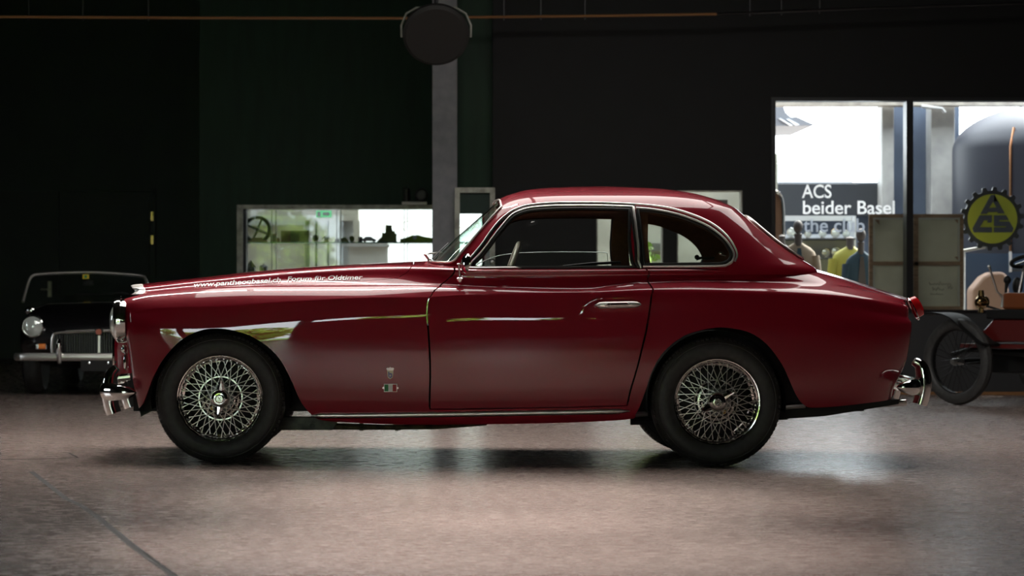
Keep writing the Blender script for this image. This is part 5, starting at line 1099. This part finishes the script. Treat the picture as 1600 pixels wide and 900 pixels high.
# ================================================================== BLACK ROADSTER (left, facing the camera)
YM = 8.94; mx = P(157,0,YM).x; mz = FZ(mx)
M['mgpaint'] = mat('black_car_paint', (.006,.006,.007), .25, 0, 1.0)
rd_ = thing('roadster', 'black open roadster facing the camera behind the coupe, left edge', 'car', (mx,YM,mz))
secs = [(-.06,.56,.42,.60,3.0),(0.0,.66,.36,.655,3.4),(.10,.715,.30,.70,3.8),(.30,.745,.25,.755,4.2),(.7,.755,.22,.80,4.2),(1.25,.765,.20,.86,4.2),(1.45,.765,.20,.85,4.2),(2.3,.765,.20,.82,4.2),(3.2,.755,.22,.80,4.2),(3.7,.70,.28,.75,3.6),(3.86,.60,.36,.66,3.0)]
mb = MB(); n = 48; vs = []
for d,hw,z0,z1,ex in secs:
    for k in range(n):
        a = 2*PI*k/n; ca, sa = math.cos(a), math.sin(a); r = (abs(ca)**ex+abs(sa)**ex)**(-1/ex); x = hw*ca*r; zc = (z0+z1)/2; z = zc+(z1-z0)/2*sa*r
        if sa > 0: z += .028*math.exp(-((abs(x)-.58)/.13)**2)*min(1,max(0,(d+.02)/.3))+.03*(1-(x/hw)**2)*(1 if .2 < d < 1.4 else 0)
        vs.append((x,d,z))
mb.add(vs, [(i*n+k,i*n+(k+1)%n,(i+1)*n+(k+1)%n,(i+1)*n+k) for i in range(len(secs)-1) for k in range(n)]+[tuple(range(n))[::-1],tuple((len(secs)-1)*n+k for k in range(n))]); mb.build('body','mgpaint',rd_,angle=60)
sM = S*(D+YM)/D; q = lambda px,py,dy=0: Vector(((px-157)*sM*(1), dy, P(0,py,YM).z-mz))
for sx in (-1,1):
    c = q(157+sx*104,510); c.y = -.075
    MB().lathe([(.098,.10),(.100,.02),(.096,-.005),(.088,-.010),(.085,0)],c,'Y',32).build('headlamp_ring','chrome',rd_); MB().lathe([(.086,-.004),(.06,-.026),(.03,-.034),(.0005,-.036)],c,'Y',32).build('headlamp_lens','lamp_glass',rd_)
    c = q(157+sx*91,541); MB().box((c.x-.05,-.06,c.z-.028),(c.x+.05,.04,c.z+.028)).build('lamp_housing','chrome',rd_,bevel=.008); MB().box((c.x-.022,-.068,c.z-.024),(c.x+.040,-.058,c.z+.024)).build('indicator_lens','amber',rd_,bevel=.006)
    c = q(157+sx*59,548); MB().tube([(c.x,-.20,c.z-.10),(c.x,-.225,c.z-.02),(c.x,-.22,c.z+.06),(c.x,-.19,c.z+.10)],[.018,.028,.028,.014],12).build('overrider','chrome',rd_)
    c = q(157+sx*134,486); MB().ball((c.x,.9,c.z),.06,(.9,.5,.75)).build('wing_mirror','chrome',rd_); MB().tube([(c.x,.9,c.z),(c.x-sx*.06,.9,c.z-.1)],.012,8).build('mirror_stalk','chrome',rd_)
    x = sx*.64; MB().lathe([(.001,-.085),(.20,-.085),(.27,-.08),(.30,-.05),(.31,0),(.30,.05),(.27,.08),(.001,.08)],(x,.55,.31),'X',32).build('tyre','rubber',rd_); MB().lathe([(.001,.0),(.12,-.02),(.19,-.005)] if sx > 0 else [(.001,0),(.12,-.02),(.19,-.005)],(x+sx*.10,.55,.31),'X',24).build('wheel_disc','brushed',rd_)
    MB().lathe([(.001,-.085),(.20,-.085),(.27,-.08),(.30,-.05),(.31,0),(.30,.05),(.27,.08),(.001,.08)],(x,2.87,.31),'X',32).build('tyre','rubber',rd_)
# grille
m_dkbar = mat('dark_grille_bar',(.05,.05,.05),.3,.8)
gx0, gx1 = q(83,0).x, q(231,0).x; gz0, gz1 = q(0,560).z, q(0,519).z
gpts = [Vector((gx0+.01,-.08,gz0)),Vector((gx0,-.08,(gz0+gz1)/2)),Vector((gx0+.012,-.08,gz1-.03)),Vector((gx0+.06,-.08,gz1-.005)),Vector((-.1,-.09,gz1+.012)),Vector((.1,-.09,gz1+.012)),Vector((gx1-.06,-.08,gz1-.005)),Vector((gx1-.012,-.08,gz1-.03)),Vector((gx1,-.08,(gz0+gz1)/2)),Vector((gx1-.01,-.08,gz0))]
gpts = [Vector(p) for p in dens(np.array([tuple(p) for p in gpts]),.02)]
MB().tube(gpts,.012,8).build('grille_surround','trim',rd_); MB().tube([p for p in gpts if abs(p.x) < .30 and p.z > .5],.017,8,flat=1.3).build('grille_brow','trim',rd_)
MB().box((gx0,-.066,gz0),(gx1,-.06,gz1)).build('grille_backing','black',rd_,smooth=False)
for k in range(-18,19):
    if k: MB().box((k*.0215-.0035,-.082,gz0+.005),(k*.0215+.0035,-.066,gz1+.002-abs(k)*.0006)).build('grille_bar',m_dkbar,rd_,smooth=False)
MB().box((-.010,-.095,gz0),(.010,-.07,gz1)).build('grille_centre_bar','trim',rd_,smooth=False)
MB().box((-.035,-.115,gz1-.028),(.035,-.085,gz1+.035)).build('badge_block','black',rd_,bevel=.006); MB().lathe([(.001,-.004),(.026,-.004),(.026,0)],(0,-.116,gz1+.004),'Y',8).build('badge',mat('copper_badge',(.35,.10,.07),.35,.6),rd_)
bz = q(0,557).z
bpts = [Vector(p) for p in dens(np.array([(-.74,.02,bz),(-.71,-.12,bz),(-.6,-.17,bz),(-.3,-.195,bz),(0,-.2,bz),(.3,-.195,bz),(.6,-.17,bz),(.71,-.12,bz),(.74,.02,bz)]),.03)]
MB().tube(bpts,.034,10,flat=.55,up=(0,0,1)).build('front_bumper','trim',rd_)
MB().box((q(131,0).x,-.21,q(0,579).z),(q(187,0).x,-.198,q(0,559).z)).build('number_plate','black',rd_,smooth=False,bevel=.003)
for x in (144,173): MB().lathe([(.001,-.006),(.012,-.005),(.014,0)],(q(x,0).x,-.211,q(0,566).z),'Y',12).build('plate_bolt','chrome',rd_)
# windscreen
YWs = 1.30; sW = S*(D+YM+YWs)/D; qw = lambda px,py: Vector((P(px,0,YM+YWs).x-mx, YWs, P(0,py,YM+YWs).z-mz))
wsq = [qw(36,472),qw(40,448),qw(44,434),qw(52,429),qw(90,426.5),qw(134,425.5),qw(180,427.5),qw(218,431),qw(225,436),qw(229,448),qw(233,472)]
wsd = [Vector(p) for p in dens(np.array([tuple(p) for p in wsq]),.03)]
zb_ = min(p.z for p in wsd); wsd = [Vector((p.x,p.y+(p.z-zb_)*.62,p.z)) for p in wsd]; nW = len(wsd)
MB().tube(wsd,.014,8).build('windscreen_frame','trim',rd_); MB().add(wsd+[p+Vector((0,.006,0)) for p in wsd],[tuple(range(nW)),tuple(range(2*nW-1,nW-1,-1))]+[(i,(i+1)%nW,(i+1)%nW+nW,i+nW) for i in range(nW)]).build('windscreen','glass',rd_,smooth=False)
MB().box((qw(98,0).x,YWs-.10,q(0,474).z-.0),(qw(172,0).x,YWs-.02,qw(0,466).z)).build('cowl_vent','trim',rd_,smooth=False,bevel=.008)
o = MB().box((qw(125,0).x,YWs+.19,qw(0,446).z),(qw(142,0).x,YWs+.21,qw(0,437).z)).build('rear_view_mirror','black',rd_,bevel=.008)
MB().box((qw(126,0).x,YWs+.135,qw(0,435.5).z),(qw(136,0).x,YWs+.145,qw(0,428.5).z)).build('motorway_sticker','yellow',rd_,smooth=False); MB().box((qw(129,0).x,YWs+.125,qw(0,434).z),(qw(133,0).x,YWs+.134,qw(0,430).z)).build('sticker_print','green_en',rd_,smooth=False)
m_redl = mat('red_leather',(.10,.012,.018),.5); M['redl'] = m_redl
for sx in (-1,1): MB().box((sx*.33-.24,2.25,.55),(sx*.33+.24,2.42,P(0,447,YM+2.3).z-mz if sx > 0 else P(0,458,YM+2.3).z-mz)).build('seat','redl' if sx > 0 else 'black',rd_,bevel=.05)
c = qw(182,470); MB().tube([(c.x+.17*math.cos(a),1.55,c.z-.09+.16*math.sin(a)) for a in np.linspace(0,2*PI,33)],.013,8).build('steering_wheel','black',rd_)

# ================================================================== VETERAN CAR (right edge)
YV = 8.2; w1 = P(1496.5,560,YV); zV = FZ(w1.x); RV = .365
vt = thing('veteran_car', 'veteran open car with thin spoked wheels and dark red body at the right edge', 'car', (w1.x,YV,zV)); vt.rotation_euler = (0,0,math.atan2(-.80,.60))
M['vred'] = mat('dark_red_coachwork',(.085,.006,.005),.35,0,.5); M['vwood'] = mat('varnished_wood',(.16,.045,.012),.35,0,.4); M['vblack'] = mat('black_enamel',(.005,.005,.005),.6,0,0,.3)
def vwheel(x, y):
    w = bpy.data.objects.new('wheel',None); C.objects.link(w); w.parent = vt; w.location = (x,y,RV)
    MB().lathe([(.272,-.03),(.285,-.042),(.32,-.048),(.352,-.034),(.365,0),(.352,.034),(.32,.048),(.285,.042),(.272,.03)],n=56,closed=True).build('tyre','rubber',w)
    MB().lathe([(.275,-.028),(.262,-.020),(.262,.020),(.275,.028)],n=48,closed=True).build('rim','vblack',w)
    MB().lathe([(.001,-.07),(.022,-.07),(.03,-.05),(.03,.05),(.001,.06)],n=20).build('hub','brushed',w)
    for k in range(28):
        q_ = 2*PI*k/28; th = q_+(.5 if k%2 else -.5); yy = .035 if k%4 < 2 else -.035
        MB().tube([(.263*math.cos(q_),0,.263*math.sin(q_)),(.028*math.cos(th),yy,.028*math.sin(th))],.0028,5).build('spoke','vblack',w)
vwheel(0,0); vwheel(1.36,0); vwheel(0,1.2); vwheel(1.36,1.2)
for x in (0,1.36): MB().tube([(x,0,RV),(x,1.2,RV)],.025,10).build('axle','vblack',vt)
MB().tube([(-.25,.22,RV+.05),(-.05,.22,RV+.10),(.7,.22,RV+.06),(1.5,.22,RV+.10)],.022,8).build('leaf_spring','vblack',vt); MB().tube([(-.25,.98,RV+.05),(-.05,.98,RV+.10),(.7,.98,RV+.06),(1.5,.98,RV+.10)],.022,8).build('leaf_spring','vblack',vt)
MB().box((.10,.30,RV-.10),(1.15,.90,RV+.10)).build('engine_box','vblack',vt,smooth=False,bevel=.02)
MB().box((-.10,.14,RV+.115),(1.7,1.06,RV+.15)).build('chassis_plank','vred',vt,smooth=False)
MB().prism([(.02,RV+.17),(1.7,RV+.17),(1.7,RV+.36),(.28,RV+.36),(.18,RV+.27)],.12,1.08).build('body_side','vred',vt,bevel=.012)
MB().box((.22,.10,RV+.36),(1.7,1.10,RV+.44)).build('body_rail','vblack',vt,smooth=False,bevel=.01)
MB().box((.34,.16,RV+.44),(1.0,1.04,RV+.58)).build('seat_box','vwood',vt,smooth=False,bevel=.02); MB().box((.82,.16,RV+.58),(1.0,1.04,RV+.95)).build('seat_back','vblack',vt,bevel=.05)
fp = [(-.36,RV+.40),(-.20,RV+.415),(-.02,RV+.38),(.16,RV+.26),(.28,RV+.18),(.34,RV+.15)]; fd = dens(np.array(fp),.03)
mb = MB(); k_ = len(fd); mb.add([(x,-.10,z) for x,z in fd]+[(x,.14,z) for x,z in fd]+[(x,-.10,z-.012) for x,z in fd]+[(x,.14,z-.012) for x,z in fd],[(i,i+1,k_+i+1,k_+i) for i in range(k_-1)]+[(2*k_+i,3*k_+i,3*k_+i+1,2*k_+i+1) for i in range(k_-1)]+[(i,2*k_+i,2*k_+i+1,i+1) for i in range(k_-1)]+[(k_+i,k_+i+1,3*k_+i+1,3*k_+i) for i in range(k_-1)]); mb.build('mudguard','vblack',vt)
MB().tube([(.10,-.0,RV+.30),(.14,.16,RV+.20)],.012,6).build('mudguard_stay','vblack',vt)
def vloc(px,py,dY=0):                                 # a point of the car given where it shows in the photo and its depth offset
    p = P(px,py,YV+dY)-Vector((w1.x,YV,zV)); c_,s_ = .60,-.80; return Vector((p.x*c_+p.y*s_, -p.x*s_+p.y*c_, p.z))
c = vloc(1533,472,.05)
MB().lathe([(.03,-.05),(.055,-.02),(.06,.02),(.05,.05)],c,'Y',20).ball(c,.05).tube([c+Vector((0,0,.05)),c+Vector((0,0,.10))],[.03,.022],10).tube([c-Vector((0,0,.05)),c-Vector((0,0,.09))],[.02,.026],10).build('carriage_lamp',m_brass,vt); MB().tube([c-Vector((0,0,.02)),c+Vector((.12,.06,-.06)),c+Vector((.2,.1,-.09))],.01,6).build('lamp_bracket','vblack',vt)
MB().tube([vloc(1545.5,416),vloc(1549,428),vloc(1558,456),vloc(1563,460),vloc(1567,466),vloc(1566,480)],[.011,.009,.008,.008,.012,.014],8).ball(vloc(1545.5,416.5),.014).build('brake_lever','brushed',vt)
MB().ball(vloc(1574,437.5),.032,(1,1,1.1)).tube([vloc(1574,440),vloc(1572,452),vloc(1571,470)],[.02,.012,.012],8).build('horn_bulb','vblack',vt)
MB().ball(vloc(1590,447,.1),.055,(.8,.8,1.4)).build('horn_bell','vblack',vt); MB().tube([vloc(1599,425),vloc(1594,450),vloc(1590,475)],.012,8).build('steering_column','brushed',vt)
sc_ = vloc(1603,408,.0); MB().tube([sc_+Vector((.12*math.cos(a),.12*math.sin(a),.045*math.cos(a+.4))) for a in np.linspace(0,2*PI,33)],.017,8).build('steering_wheel','vblack',vt)
MB().tube([sc_,vloc(1599,425)],.012,6).tube([sc_-Vector((.11,0,.03)),sc_+Vector((.11,0,.03))],.008,6).build('steering_spokes','brushed',vt)
# ================================================================== TREES outside the front windows (mirrored in the coupe's flank)
m_leaf2 = noisy(mat('sunlit_leaves', (.26,.40,.05), .55), (.16,.28,.03), (.40,.52,.09), 4)
for i,(x,y,w,h,lab) in enumerate(((-10.6,-23,3.0,5.2,'tall leafy tree outside, leftmost beyond the hall front'),(-7.3,-22,3.0,4.6,'leafy tree outside, second from the left'),(-4.1,-22.5,3.0,3.4,'low leafy tree outside, third from the left'),(-1.0,-24,2.8,4.8,'leafy tree outside, fourth from the left'),(3.0,-25,4.0,4.4,'broad leafy tree outside, rightmost beyond the hall front'))):
    t = thing('tree', lab, 'tree', (x,y,-.2)); r = np.random.default_rng(50+i); mb = MB()
    for _ in range(1700):
        d = r.normal(size=3); d /= np.linalg.norm(d); rr_ = r.uniform(.3,1)**.5; p = Vector((d[0]*w/2*rr_,d[1]*w/2*rr_,h*.53+d[2]*h*.47*rr_)); sz = r.uniform(.12,.26); a = Vector(r.normal(size=3)).normalized(); b = a.cross(Vector(r.normal(size=3))).normalized()
        mb.add([p-a*sz,p-b*sz*.5,p+a*sz,p+b*sz*.5],[(0,1,2,3)])
    mb.build('foliage', m_leaf2, t, smooth=False, kind='stuff'); MB().tube([(0,0,-.05),(.05,0,h*.35),(0,0,h*.7)],[.16,.12,.04],8).build('trunk', m_brn, t)
